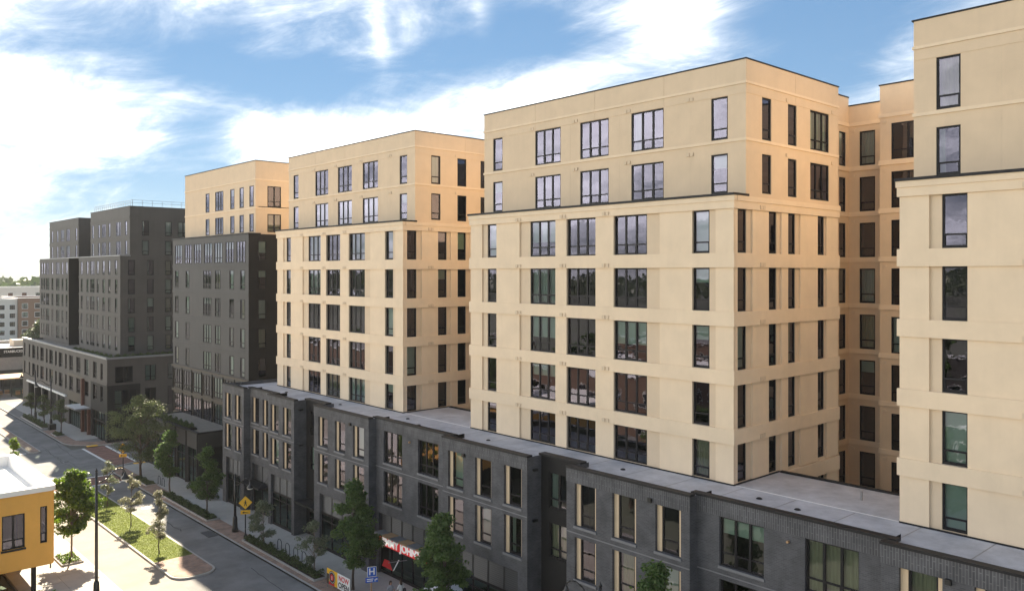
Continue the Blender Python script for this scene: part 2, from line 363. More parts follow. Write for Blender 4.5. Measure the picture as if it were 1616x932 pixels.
def window(parent, F, u0, u1, z0, z1, d, style, split=True, rng=random, pc=.42):
    w, h = u1-u0, z1-z0; fm, panes, one, cache = win_meshes(w, h, style)
    g = ORG[parent.name]; p = F.p(u0, d, z0)
    wo = inst('window', fm, parent, tuple(p[i]-g[i] for i in range(3)), R(F.deg))
    if split:
        for me, l in panes: inst('pane', me, wo, l, R(rng.uniform(-.35, .35)), R(rng.uniform(-.35, .35)))
    else: inst('pane', one, wo, (0, 0, 0), R(0))
    r = rng.random()
    if r < pc:
        kind = rng.choice([('b', .35), ('b', .6), ('b', .97), ('b', .97), ('c', 1.0), ('c', 1.0), ('c', .35), ('w', 1.0)])
        inst('blind' if kind[0] == 'b' else 'curtain', cover_mesh(round(w, 2), round(h, 2), kind, cache), wo, (0, 0, 0))
    return wo

ROWT = [-9.3, -6.1, -2.92, .28, 3.48]; ROWU = [6.68, 9.88]; WH = 2.4; BASE = -11.5
# ------------------------------------------------------------------ the beige towers
def tower(Y0, label, seed, front_only=False):
    rng = random.Random(seed); L, X0, X1, XU = 22.4, 38.8, 50.6, 40.0; bot = -22.9
    T = thing('apartment_tower', (44.7, Y0+L/2, GZ+BASE), label, 'apartment building', 'beige towers standing on the dark podium')
    FF = Fr(X0, Y0+L, -90); SF = Fr(X0, Y0, 0); UF = Fr(XU, Y0+L-.15, -90); LU = L-.15; US = Fr(XU, Y0, 0)
    rc = .11
    fw = [(1.81,2.90,'N'), (6.32,8.84,'T'), (9.86,12.4,'T'), (13.89,16.41,'T'), (19.71,20.79,'N')]
    fp = [(0,1.30), (2.90,5.33), (8.84,9.86), (12.4,13.89), (17.43,19.71), (21.26,L)]
    sw = [(.39,1.41,'N'), (3.57,4.57,'N'), (5.69,6.69,'N'), (9.2,10.2,'N')]
    spn = [(rc+.003,.39), (1.87,3.57), (4.95,5.69), (7.1,9.2), (10.3,X1-X0)]
    rows = []
    for t in ROWT: rows.append((max(t-WH, BASE+.08), t))
    hs = [(a, b, z0, z1) for a, b, _ in fw for z0, z1 in rows]
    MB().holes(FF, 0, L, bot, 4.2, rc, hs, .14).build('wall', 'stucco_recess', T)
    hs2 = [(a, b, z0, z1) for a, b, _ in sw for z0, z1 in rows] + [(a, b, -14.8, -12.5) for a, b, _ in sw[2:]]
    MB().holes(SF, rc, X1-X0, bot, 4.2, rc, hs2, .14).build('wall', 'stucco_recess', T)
    for a, b, st in fw:
        for z0, z1 in rows: window(T, FF, a, b, z0, z1, rc+.05, st, rng=rng)
    for a, b, st in sw:
        for z0, z1 in rows: window(T, SF, a, b, z0, z1, rc+.05, st, rng=rng, pc=.2)
    for a, b, st in sw[2:]: window(T, SF, a, b, -14.8, -12.5, rc+.05, st, rng=rng, pc=.1)
    # piers: one panel per storey between the bands
    zb = [BASE-.05] + [r[1] for r in rows]
    for i, (z0, z1) in enumerate(rows):
        lo = z0 if i else BASE-.02
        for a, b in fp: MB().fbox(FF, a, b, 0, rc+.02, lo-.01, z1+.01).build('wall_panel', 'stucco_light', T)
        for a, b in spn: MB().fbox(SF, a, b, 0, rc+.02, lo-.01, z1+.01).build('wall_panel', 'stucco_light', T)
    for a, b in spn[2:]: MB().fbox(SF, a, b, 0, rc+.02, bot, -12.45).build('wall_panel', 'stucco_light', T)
    pr = .09
    for i in range(5):
        z0 = rows[i][1]; z1 = rows[i+1][0] if i < 4 else 4.19
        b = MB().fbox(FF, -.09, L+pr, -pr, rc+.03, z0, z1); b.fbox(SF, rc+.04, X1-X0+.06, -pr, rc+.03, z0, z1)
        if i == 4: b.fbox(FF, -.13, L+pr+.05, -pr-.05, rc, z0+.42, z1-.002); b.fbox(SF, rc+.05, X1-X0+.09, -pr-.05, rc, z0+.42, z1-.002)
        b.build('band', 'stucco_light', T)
        for u in (5.05, 9.35, 13.05): 
            vb = MB(); vb.fbox(FF, u, u+.24, -pr-.06, -pr+.01, z0+.06, z0+.28); vb.fbox(FF, u+.30, u+.54, -pr-.05, -pr+.01, z0+.06, z0+.28); vb.build('wall_vent', 'stucco_recess', T)
        vb = MB(); vb.fbox(SF, 2.5, 2.74, -pr-.06, -pr+.01, z0+.06, z0+.28); vb.fbox(SF, 2.78, 3.02, -pr-.05, -pr+.01, z0+.06, z0+.28); vb.build('wall_vent', 'stucco_recess', T)
    MB().fbox(SF, 4.75, X1-X0+.06, -pr, rc+.03, -12.45, -11.6).build('band', 'stucco_light', T)
    MB().fbox(FF, -.02, L+.03, -.035, .03, BASE-.03, BASE+.075).fbox(SF, .031, 4.7, -.035, .03, BASE-.03, BASE+.075).build('base_flashing', 'coping', T)
    # ledge where the upper storeys step back
    MB().fbox(FF, -.18, L+.16, -.2, 1.3, 4.19, 4.32).build('ledge_coping', 'coping', T)
    MB().fbox(SF, 1.25, X1-X0+.09, -.10, .05, 4.19, 4.25).build('ledge_coping', 'stucco', T)
    # upper storeys
    fu = [(1.0,2.05,'N'), (5.5,8.0,'T'), (9.8,12.3,'T'), (14.15,16.65,'T'), (20.0,21.1,'N')]
    su = [(1.65,2.63,'N'), (4.46,5.46,'N'), (7.07,9.42,'T')]
    ru = [(4.45, 6.68), (7.48, 9.88)]; top = 11.75
    MB().holes(UF, 0, LU, 4.2, top, 0, [(a, b, z0, z1) for a, b, _ in fu for z0, z1 in ru], .13).build('wall', 'stucco', T)
    MB().holes(US, 0, X1-XU, 4.2, top, 0, [(a, b, z0, z1) for a, b, _ in su for z0, z1 in ru], .13).build('wall', 'stucco', T)
    for a, b, st in fu:
        for z0, z1 in ru: window(T, UF, a, b, z0, z1, .05, st, rng=rng, pc=.5)
    for a, b, st in su:
        for z0, z1 in ru: window(T, US, a, b, z0, z1, .05, st, rng=rng, pc=.25)
    for z, h, q in ((10.42, .14, .07), (7.28, .16, .06)):
        MB().fbox(UF, -.05, LU+q, -q, .02, z, z+h).fbox(US, .021, X1-XU+.04, -q, .02, z, z+h).build('moulding', 'stucco_light', T)
    n = 4
    for i in range(n):
        a, b = LU*i/n, LU*(i+1)/n
        MB().fbox(UF, a+.008, b-.008 if i < n-1 else b+.025, -.025, .02, 10.565, top-.01).build('parapet_panel', 'stucco', T)
        MB().fbox(UF, a+.008, b-.008 if i < n-1 else b+.02, -.02, .02, 9.9, 10.415).build('parapet_panel', 'stucco', T)
    for i in range(2):
        a, b = (X1-XU)*i/2, (X1-XU)*(i+1)/2
        MB().fbox(US, max(a, .021)+.008, b-.008, -.025, .02, 10.565, top-.01).build('parapet_panel', 'stucco', T)
        MB().fbox(US, max(a, .021)+.008, b-.008, -.02, .02, 9.9, 10.415).build('parapet_panel', 'stucco', T)
    for u in (3.7, 8.9, 13.2, 18.6):
        MB().fbox(UF, u, u+.022, -.004, .01, 7.45, 9.89).build('joint', 'stucco_recess', T); MB().fbox(UF, u, u+.022, -.004, .01, 4.33, 7.27).build('joint', 'stucco_recess', T)
    MB().fbox(UF, .02, LU-.02, -.004, .01, 6.715, 6.737).build('joint', 'stucco_recess', T); MB().fbox(US, .02, X1-XU-.02, -.004, .01, 6.715, 6.737).build('joint', 'stucco_recess', T)
    for z in (6.75, 9.95):
        for u in (4.9, 9.1, 13.6, 18.3):
            vb = MB(); vb.fbox(UF, u, u+.22, -.06, .01, z, z+.2); vb.fbox(UF, u+.27, u+.49, -.06, .01, z, z+.2); vb.build('wall_vent', 'stucco_recess', T)
        for u in (4.2, 9.7): MB().fbox(US, u, u+.2, -.06, .01, z, z+.2).build('wall_vent', 'stucco_recess', T)
    MB().fbox(UF, -.08, LU+.06, -.06, .35, top-.005, top+.07).fbox(US, .36, X1-XU+.06, -.06, .35, top-.005, top+.07).build('coping', 'coping', T)
    # unseen sides, roof, inside
    k = MB(); k.quad((X0+rc, Y0+L, GZ+bot), (X1, Y0+L, GZ+bot), (X1, Y0+L, GZ+4.2), (X0+rc, Y0+L, GZ+4.2))
    k.quad((XU, Y0+LU, GZ+4.2), (X1, Y0+LU, GZ+4.2), (X1, Y0+LU, GZ+top), (XU, Y0+LU, GZ+top))
    k.quad((X1, Y0+rc, GZ+bot), (X1, Y0+L, GZ+bot), (X1, Y0+L, GZ+top), (X1, Y0, GZ+top)); k.build('rear_wall', 'stucco', T)
    MB().box(XU+.3, X1, Y0+.3, Y0+LU-.3, GZ+11.0, GZ+11.2).build('roof', 'roof_membrane', T)
    MB().box(X0+2.6, X1-.4, Y0+2.6, Y0+L-.4, GZ+bot, GZ+10.6).build('inner_core', 'interior', T)
    fl = MB()
    for t in ROWT + ROWU: fl.box((X0 if t < 4 else XU)+.3, X1-.3, Y0+.3, Y0+L-.5, GZ+t+.15, GZ+t+.45)
    fl.build('floor_slab', 'interior', T)
    return T
tower(25.1, 'large beige tower with a plain roof parapet beside the narrow open court', 11)
tower(56.25, 'beige tower between the black and beige tower and the larger beige tower', 12)
tower(-6.1, 'tallest looking beige tower cut off beyond the open court, above the dark brick podium', 13)

def rear_wing():
    rng = random.Random(5)
    T = thing('rear_wing', (60, 23, .2), 'recessed beige wing closing the court between the two largest beige towers', 'apartment building')
    A = Fr(50.6, 27.5, 0); B = Fr(57, 27.5, -90); C = Fr(55.3, 24.53, -90); bot = -22.9
    rows = [(t-WH, t) for t in [-15.7, -12.5] + ROWT + ROWU]
    for F, u1, ws, top in ((A, 6.4, [(5.0, 6.0, 'N')], 12.35), (B, 2.97, [(.79, 1.89, 'N')], 11.75), (C, 10, [(.75, 2.9, 'D'), (5.5, 6.6, 'N')], 12.45)):
        MB().holes(F, 0, u1, bot, top, 0, [(a, b, z0, z1) for a, b, _ in ws for z0, z1 in rows], .13).build('wall', 'stucco', T)
        for a, b, st in ws:
            for z0, z1 in rows: window(T, F, a, b, z0, z1, .05, st, rng=rng, pc=.3)
        for z0, z1 in rows:
            e = .07 if F is C else -.001
            MB().fbox(F, -e, u1-.08, -.07, .02, z0-.34, z0-.02).build('band', 'stucco_light', T)
            MB().fbox(F, .2, .42, -.04, .01, z1+.03, z1+.22).build('wall_vent', 'stucco_recess', T)
        MB().fbox(F, -.07 if F is C else 0, u1-.08, -.07, .02, 10.3, 10.55).build('moulding', 'stucco_light', T)
        MB().fbox(F, -.06, u1, -.05, .3, top-.005, top+.08).build('coping', 'coping', T)
    MB().fbox(C, 0.001, .04, .02, 1.7, bot, 12.44).build('wall', 'stucco', T)
    MB().box(57.2, 72, 27.6, 46, GZ+bot, GZ+11.3).box(59.5, 72, 14.6, 27.59, GZ+bot, GZ+11.0).box(51.2, 57.1, 29.8, 46, GZ+bot, GZ+11.3).build('inner_core', 'interior', T)
    MB().box(57.1, 72, 14.6, 27.4, GZ+11.1, GZ+11.3).build('roof', 'roof_membrane', T)
    return T
RW = rear_wing()
rw2 = copy_tree(RW); rw2.location.y += 31.15
rw2['label'] = 'recessed beige wing behind the court between the two middle beige towers'
MB().box(43.6, 60, 14, 27.6, -.1, .2).build('courtyard_floor', 'asphalt', kind='structure')  # dark surface chosen to put the court's deep shade into its colour
MB().box(43.6, 60, 46, 58.7, -.1, .2).build('courtyard_floor', 'asphalt', kind='structure')

# ------------------------------------------------------------------ the dark brick podium
PX, PR_, PS = 34.3, 34.95, 35.5
POD = thing('podium_building', (39, 40, 0), 'long dark grey brick three storey podium with beige window jambs under the towers', 'building')
prng = random.Random(21)
RW1, RW2 = (-14.42, -12.0), (-17.45, -15.07)
GRD = -GZ+.13
def louver_bank(F, a, b, z0, z1, d, n):
    w = (b-a)/n
    for i in range(n):
        mb = MB(); x0, x1 = a+i*w+.06, a+(i+1)*w-.06; k = int((z1-z0)/.13)
        mb.fbox(F, x0-.05, x0, d, d+.08, z0, z1); mb.fbox(F, x1, x1+.05, d, d+.08, z0, z1); mb.fbox(F, x0, x1, d+.075, d+.09, z0, z1)
        for j in range(k):
            z = z0+j*.13
            mb.box8([F.p(x0,d+.005,z), F.p(x1,d+.005,z), F.p(x1,d+.03,z), F.p(x0,d+.03,z), F.p(x0,d+.05,z+.085), F.p(x1,d+.05,z+.085), F.p(x1,d+.07,z+.085), F.p(x0,d+.07,z+.085)])
        mb.build('louver', 'louver', POD)
def storefront(F, a, b, d, n, z0=GRD, ztop=-18.35, zl=-20.0):
    louver_bank(F, a, b, zl+.12, ztop-.02, d, max(2, n))
    mb = MB(); mb.fbox(F, a, b, d-.03, d+.12, zl-.06, zl+.12); mb.fbox(F, a, b, d, d+.1, z0, z0+.22); mb.fbox(F, a, b, d, d+.1, zl-.62, zl-.54)
    w = (b-a)/n
    for i in range(n+1): mb.fbox(F, max(a, a+i*w-.04), min(b, a+i*w+.04), d-.003, d+.1, z0+.22, zl-.06)
    so_ = mb.build('storefront', 'frame', POD)
    for i in range(n):
        for c, e in ((z0+.22, zl-.62), (zl-.54, zl-.06)):
            q = MB(); q.quad(F.p(a+i*w+.04,d+.05,c), F.p(a+(i+1)*w-.04,d+.05,c), F.p(a+(i+1)*w-.04,d+.05,e), F.p(a+i*w+.04,d+.05,e)); q.build('pane', 'glass_shop', so_)
    MB().fbox(F, a-.1, b+.1, d+1.6, d+1.7, z0, ztop).build('shop_interior', 'interior', POD)
def jamb_window(F, a, b, z0, z1):
    d = .20
    MB().fbox(F, a, a+.30, d-.02, d+.14, z0, z1).build('jamb_panel', 'jamb_beige', POD); MB().fbox(F, b-.22, b, d-.02, d+.14, z0, z1).build('jamb_panel', 'jamb_beige', POD)
    window(POD, F, a+.30, b-.22, z0, z1, d+.03, 'N', rng=prng, pc=.36)
    MB().fbox(F, a-.05, b+.05, -.07, d, z0-.13, z0-.001).build('window_sill', 'sill_stone', POD)
def segment(Ya, Yb, X, wins, style, shop, nshop, awn=None):
    F = Fr(X, Ya, -90); L = Ya-Yb; hs = []
    for a, b in wins: hs += [(Ya-a, Ya-b, *RW1), (Ya-a, Ya-b, *RW2)]
    if shop: hs.append((Ya-shop[0], Ya-shop[1], GRD-.02, -18.35))
    mb = MB().holes(F, 0, L, -GZ, -11.2, 0, hs, .34)
    for u in (0, L): mb.quad(F.p(u,0,-GZ), F.p(u,36.2-X,-GZ), F.p(u,36.2-X,-11.2), F.p(u,0,-11.2))
    mb.build('wall', 'brick_grey', POD)
    e0 = .02 if X < 34.5 else -.003
    MB().fbox(F, -e0, L+e0, -.02, .03, -11.97, -11.2).build('soldier_course', 'brick_soldier', POD)
    MB().fbox(F, 0, L, -.018, .02, -14.86, -14.80).build('ledge_course', 'sill_stone', POD)
    MB().fbox(F, -.06 if X < 34.5 else -.35, L+(.06 if X < 34.5 else .35), -.07, .38, -11.2, -11.09 + (.006 if X > 34.5 else 0)).build('coping', 'coping', POD)
    for a, b in wins:
        for z0, z1 in (RW1, RW2):
            if style == 'J': jamb_window(F, Ya-a, Ya-b, z0, z1)
            else:
                window(POD, F, Ya-a, Ya-b, z0, z1, .14, 'T', rng=prng, pc=.3)
                MB().fbox(F, Ya-a-.05, Ya-b+.05, -.06, .2, z0-.13, z0-.001).build('window_sill', 'sill_stone', POD)
    if shop: storefront(F, Ya-shop[0], Ya-shop[1], .22, nshop)
    if awn:
        a, b, z = awn; ao = MB().fbox(F, Ya-a, Ya-b, -1.15, .1, z, z+.14).build('awning', 'coping', POD)
        for u in (Ya-a+.25, Ya-b-.25): MB().tube(F.p(u, -1.0, z+.13), F.p(u, 0, z+1.0), .018, .018, 6).build('tie_rod', 'black_metal', ao)
def slot(Ya, Yb):
    F = Fr(PS, Ya, -90); L = Ya-Yb
    hs = [(.65, 2.35, -17.3, -15.15), (.65, 2.35, -14.3, -12.1), (.5, L-.4, GRD, -20.0)]
    MB().holes(F, 0, L, -GZ, -11.2, 0, hs, .12).build('wall', 'panel_black', POD)
    for h in hs[:2]: window(POD, F, *h[:2], h[2], h[3], .06, 'D', rng=prng, pc=.9)
    storefront(F, .5, L-.4, .06, 2, GRD, -20.02, -20.9)
    MB().fbox(F, -.1, L+.1, -.14, .4, -11.2, -11.08).build('coping', 'coping', POD)
    MB().fbox(F, .1, L-.1, -1.3, 0, -20.0, -19.86).build('awning', 'coping', POD)
def side_fixtures(X, Y, zs):
    for z in zs: MB().box(X, X+.35, Y-.14, Y, GZ+z, GZ+z+.14).build('wall_light', 'black_metal', POD)
segment(81.54, 76.59, PX, [(80.96,79.42), (78.62,77.08)], 'J', (80.7, 77.4), 3)
segment(76.59, 71.37, PR_, [(76.2,74.66), (73.9,72.36)], 'J', (76.2, 72.7), 2, (76.3, 72.3, -20.1))
segment(71.37, 66.37, PX, [(70.9,69.3), (68.5,66.9)], 'J', (70.84, 66.86), 3)
slot(66.37, 62.81)
segment(62.81, 54.33, PX, [(62.13,60.55), (59.4,57.8), (56.63,55.0)], 'J', (61.9, 55.4), 4)
segment(54.33, 45.0, PR_, [(53.25,50.8), (48.8,46.35)], 'T', (53.96, 47.0), 5)
segment(45.0, 36.59, PX, [(44.42,42.76), (41.57,39.93), (38.72,37.08)], 'J', (43.6, 37.44), 4)
slot(36.59, 33.27)
segment(33.27, 24.72, PX, [(32.63,31.0), (29.8,28.15), (26.87,25.25)], 'J', (32.3, 26.0), 4)
segment(24.72, 15.15, PR_, [(23.42,20.97), (18.9,16.4)], 'T', (24.2, 17.2), 5)
segment(15.15, 6.7, PX, [(14.44,12.76), (11.6,9.96), (8.75,7.1)], 'J', (14, 8), 4)
slot(6.7, 3.4)
segment(3.4, -5, PX, [(2.7,1.1), (-.2,-1.8)], 'J', (2.5, -3), 3)
side_fixtures(34.75, 66.37, (-12.1, -15.2)); side_fixtures(34.75, 36.59, (-12.1, -15.2))
for y, z in ((56.85, -12.05), (42.55, -12.15), (27.05, -11.95), (12.4, -12.15)):
    MB().box(PX-.16, PX, y, y+.22, GZ+z, GZ+z+.22).build('wall_light', 'black_metal', POD)
for y, z in ((49.75, -12.35), (19.7, -12.35)): MB().tube((PR_-.14, y, GZ+z), (PR_, y, GZ+z), .06, .06, 10).build('sprinkler_bell', 'awning_tan', POD)
MB().box(35.66, 43.5, -5, 81.4, GZ-11.9, GZ+BASE).build('roof', 'roof_membrane', POD)
rb = MB()
for a, b in ((81.5, 76.6), (71.3, 66.4), (62.8, 54.4), (44.9, 36.6), (33.2, 24.8), (15.1, 6.8)): rb.box(PX+.36, 35.661, b, a, GZ-11.9, GZ+BASE-.002)
for a, b in ((76.61, 71.29), (54.41, 44.89), (24.81, 15.09)): rb.box(PR_+.36, 35.661, b, a, GZ-11.9, GZ+BASE-.004)
rb.build('roof_edge', 'roof_membrane', POD)
for a, b in ((16.4, 25.0), (47.6, 56.1)): 
    MB().box(43.4, 43.62, a, b, GZ-11.9, GZ-11.40).build('court_kerb', 'coping', POD); MB().box(38.9, 38.98, a-.05, b+.05, GZ+BASE-.01, GZ+BASE+.012).build('roof_seam', 'roof_white', POD)
for y in np.arange(-3, 81, 3.05): MB().box(35.4, 38.75, y, y+.05, GZ+BASE-.01, GZ+BASE+.004).build('roof_seam', 'metal_grey', POD)
for y in (20.5, 22.8, 31.5, 43.2, 51.0, 53.8, 63.5, 73.5):
    MB().lathe(36.6+(y % 1)*1.2, y, [(.16, GZ+BASE-.02), (.16, GZ+BASE+.02), (.09, GZ+BASE+.07)], 12).build('roof_drain', 'coping', POD)
for x, y in ((41.2, 19.2), (42.1, 50.3)): MB().tube((x, y, GZ+BASE-.05), (x, y, GZ+BASE+.45), .06, .06, 10).build('vent_pipe', 'metal_grey', POD)
MB().box(37.6, 43.4, -5, 81.3, 0, GZ-11.95).build('inner_core', 'interior', POD)
MB().box(36.2, 43.4, 81.3, 81.5, 0, GZ-11.2).build('end_wall', 'brick_grey', POD)

# sandwich shop sign, canopy and flag
SGN = Fr(PR_, 54.33, -90); SG = thing('shop_sign', (34.6, 50.3, GZ-20.1), "red JIMMY JOHN'S sign with white letters over the brick podium shopfront", 'sign')
MB().fbox(SGN, 1.0, 7.0, -.42, .1, -20.50, -19.76).build('sign_board', 'sign_red_lit', SG)
put_text('lettering', "JIMMY JOHN'S", .78, 'sign_letters_lit', SGN, 4.0, -.44, -20.14, SG, extrude=.02, bold=.03, spacing=1.02)
cn = thing('shop_canopy', (34.4, 50.2, GZ-19.25), "tan and grey canopy just above the red shop sign", 'canopy')
for i in range(6): MB().fbox(SGN, .8+i*1.08, .8+(i+1)*1.08-.03, -.7, .15, -19.72, -19.60).build('canopy_panel', 'awning_tan' if i % 2 else 'metal_grey', cn)

# ------------------------------------------------------------------ simple dark towers
def clad(T, F, L, z0, z1, wins, rows, wall, rng, pc=.35, split=False, d=0, rev=.10):
    hs = [(a, b, r0, r1) for a, b, _ in wins for r0, r1 in rows]
    MB().holes(F, 0, L, z0, z1, d, hs, rev).build('wall', wall, T)
    for a, b, st in wins:
        for r0, r1 in rows: window(T, F, a, b, r0, r1, d-.02, st, split, rng, pc)
def strip(T, name, m, F, a, b, z0, z1, pr, back=.02): return MB().fbox(F, a, b, -pr, back, z0, z1).build(name, m, T)

def black_and_beige():
    rng = random.Random(31); Y0, Y1, X0 = 85.4, 107.7, 38.8; L = Y1-Y0
    T = thing('apartment_tower', (45, 96, 0), 'tower with black lower storeys and two beige storeys on top', 'apartment building')
    FF = Fr(X0, Y1, -90); SF = Fr(X0, Y0, 0); UF = Fr(40.0, 106.8, -90); US = Fr(40.0, 86.3, 0)
    topw = [(.71,3.1,'T'), (3.95,6.24,'T'), (6.95,9.23,'T'), (10.11,12.48,'T'), (13.13,15.39,'T'), (16.27,18.51,'T'), (19.19,21.49,'T')]
    mid = [(.71,1.9,'N'), (4.27,5.46,'N'), (9.82,12.2,'T'), (13.31,14.85,'D'), (17.32,18.51,'N'), (20.18,21.37,'N')]
    clad(T, FF, L, .55, 4.2, topw, [(1.08, 3.48)], 'panel_grey', rng, .6)
    clad(T, FF, L, -11.7, .55, mid, [(t-2.2, t) for t in (-9.3, -6.1, -2.92, .28)], 'panel_grey', rng, .7)  # more blinds and curtains added to lighten the panes, standing for reflected sky
    met = [(.5+i*3.12, .5+i*3.12+2.45, 'T') for i in range(7)]
    clad(T, FF, L, -17.9, -11.7, met, [(-14.5, -12.1), (-17.45, -15.15)], 'panel_bronze', rng, .5)
    clad(T, SF, 11.8, -GZ, 4.2, [(1.05, 2.05, 'N'), (5.6, 6.6, 'N')], [(t-2.2, t) for t in ROWT], 'panel_black', rng, .7)
    for z in (-11.85, -8.65-.0, -5.45, -2.27, .93): strip(T, 'band', 'panel_grey', FF, -.05, L+.05, z-.25, z+.02, .06)
    strip(T, 'band', 'panel_bronze', FF, -.08, L+.08, -11.85, -11.62, .18); strip(T, 'band', 'panel_bronze', FF, -.08, L+.08, -14.95, -14.65, .14)
    for i in range(8): MB().fbox(FF, .12+i*3.12-.09, .12+i*3.12+.09, -.12, .02, -17.6, -11.86).build('mullion', 'panel_black', T)
    MB().fbox(FF, -.12, L+.1, -.12, 1.35, 4.19, 4.32).build('ledge_coping', 'coping', T)
    fu = [(6.69,7.8,'N'), (9.59,11.9,'T'), (13.89,15.0,'N'), (16.41,17.5,'N'), (18.99,20.05,'N')]; ru = [(4.5, 6.5), (7.3, 9.6)]
    clad(T, UF, 20.5, 4.2, 12.3, fu, ru, 'stucco', rng, .5); clad(T, US, 10.6, 4.2, 12.3, [(1.4, 3.0, 'D'), (6, 7.1, 'N')], ru, 'stucco', rng, .3)
    for z, h in ((10.2, .16), (7.05, .16)): MB().fbox(UF, -.05, 20.5+.06, -.06, .02, z, z+h).fbox(US, .021, 10.6, -.06, .02, z, z+h).build('moulding', 'stucco_light', T)
    MB().fbox(UF, -.06, 20.56, -.06, .3, 12.295, 12.37).fbox(US, .31, 10.6, -.06, .3, 12.295, 12.37).build('coping', 'coping', T)
    k = MB(); k.quad((X0, Y1, 0), (50.6, Y1, 0), (50.6, Y1, GZ+4.2), (X0, Y1, GZ+4.2)); k.quad((40, 106.8, GZ+4.2), (50.6, 106.8, GZ+4.2), (50.6, 106.8, GZ+12.3), (40, 106.8, GZ+12.3))
    k.quad((50.6, Y0, 0), (50.6, Y1, 0), (50.6, Y1, GZ+12.3), (50.6, Y0, GZ+12.3)); k.build('rear_wall', 'panel_dark', T)
    MB().box(X0+2.4, 50.4, Y0+2.4, Y1-.4, 0, GZ+11.4).build('inner_core', 'interior', T); MB().box(40.3, 50.5, 86.6, 106.5, GZ+11.45, GZ+11.6).build('roof', 'roof_membrane', T)
    fl = MB()
    for t in [-17.7, -14.9, -11.9] + ROWT[:-1] + [3.6, 6.9]: fl.box((X0 if t < 3.7 else 40)+.3, 50, Y0+.9, Y1-1, GZ+t+.15, GZ+t+.4)
    fl.build('floor_slab', 'interior', T)
black_and_beige()

def low_shop():
    T = thing('shop_building', (36.6, 96, 0), 'low black single storey shop with planted roof below the black and beige tower', 'building')
    F = Fr(34.4, 104.5, -90); SFr = Fr(34.4, 88.2, 0); L = 16.3
    bays = [(.5+i*3.2, .5+i*3.2+2.5) for i in range(5)]
    MB().holes(F, 0, L, -GZ, -17.3, 0, [(a, b, GRD, -19.0) for a, b in bays], .3).build('wall', 'panel_dark', T)
    MB().holes(SFr, 0, 4.4, -GZ, -17.3, 0, [(.7, 3.9, GRD, -18.9)], .3).build('wall', 'panel_dark', T)
    for a, b in bays:
        mb = MB(); mb.fbox(F, a, b, .12, .2, GRD, GRD+.15); mb.fbox(F, a, b, .12, .2, -20.1, -20.0); mb.fbox(F, (a+b)/2-.04, (a+b)/2+.04, .117, .2, GRD+.15, -19.0)
        w = mb.build('storefront', 'frame', T)
        for c, e in ((GRD+.15, -20.1), (-20.0, -19.0)):
            q = MB(); q.quad(F.p(a,.17,c), F.p(b,.17,c), F.p(b,.17,e), F.p(a,.17,e)); q.build('pane', 'glass_shop', w)
    for i in range(6): MB().fbox(F, max(.0, .15+i*3.2-.1), .15+i*3.2+.1, -.08, .02, -GZ, -17.35).build('pilaster', 'panel_black', T)
    MB().fbox(F, -.06, L+.06, -.12, .25, -17.3, -17.14).fbox(SFr, .26, 4.4, -.06, .25, -17.3, -17.14).build('coping', 'coping', T)
    MB().box(34.6, 38.79, 88.4, 104.5, GZ-17.7, GZ-17.42).build('roof', 'gravel', T)
    MB().box(34.4, 38.79, 104.4, 104.5, 0, GZ-17.3).build('wall', 'panel_dark', T); MB().box(36.4, 38.7, 90, 104, 0, GZ-17.8).build('inner_core', 'interior', T)
    MB().box(34.75, 35.6, 91.5, 103.8, GZ-17.43, GZ-17.2).build('planter', 'panel_black', T)
low_shop()

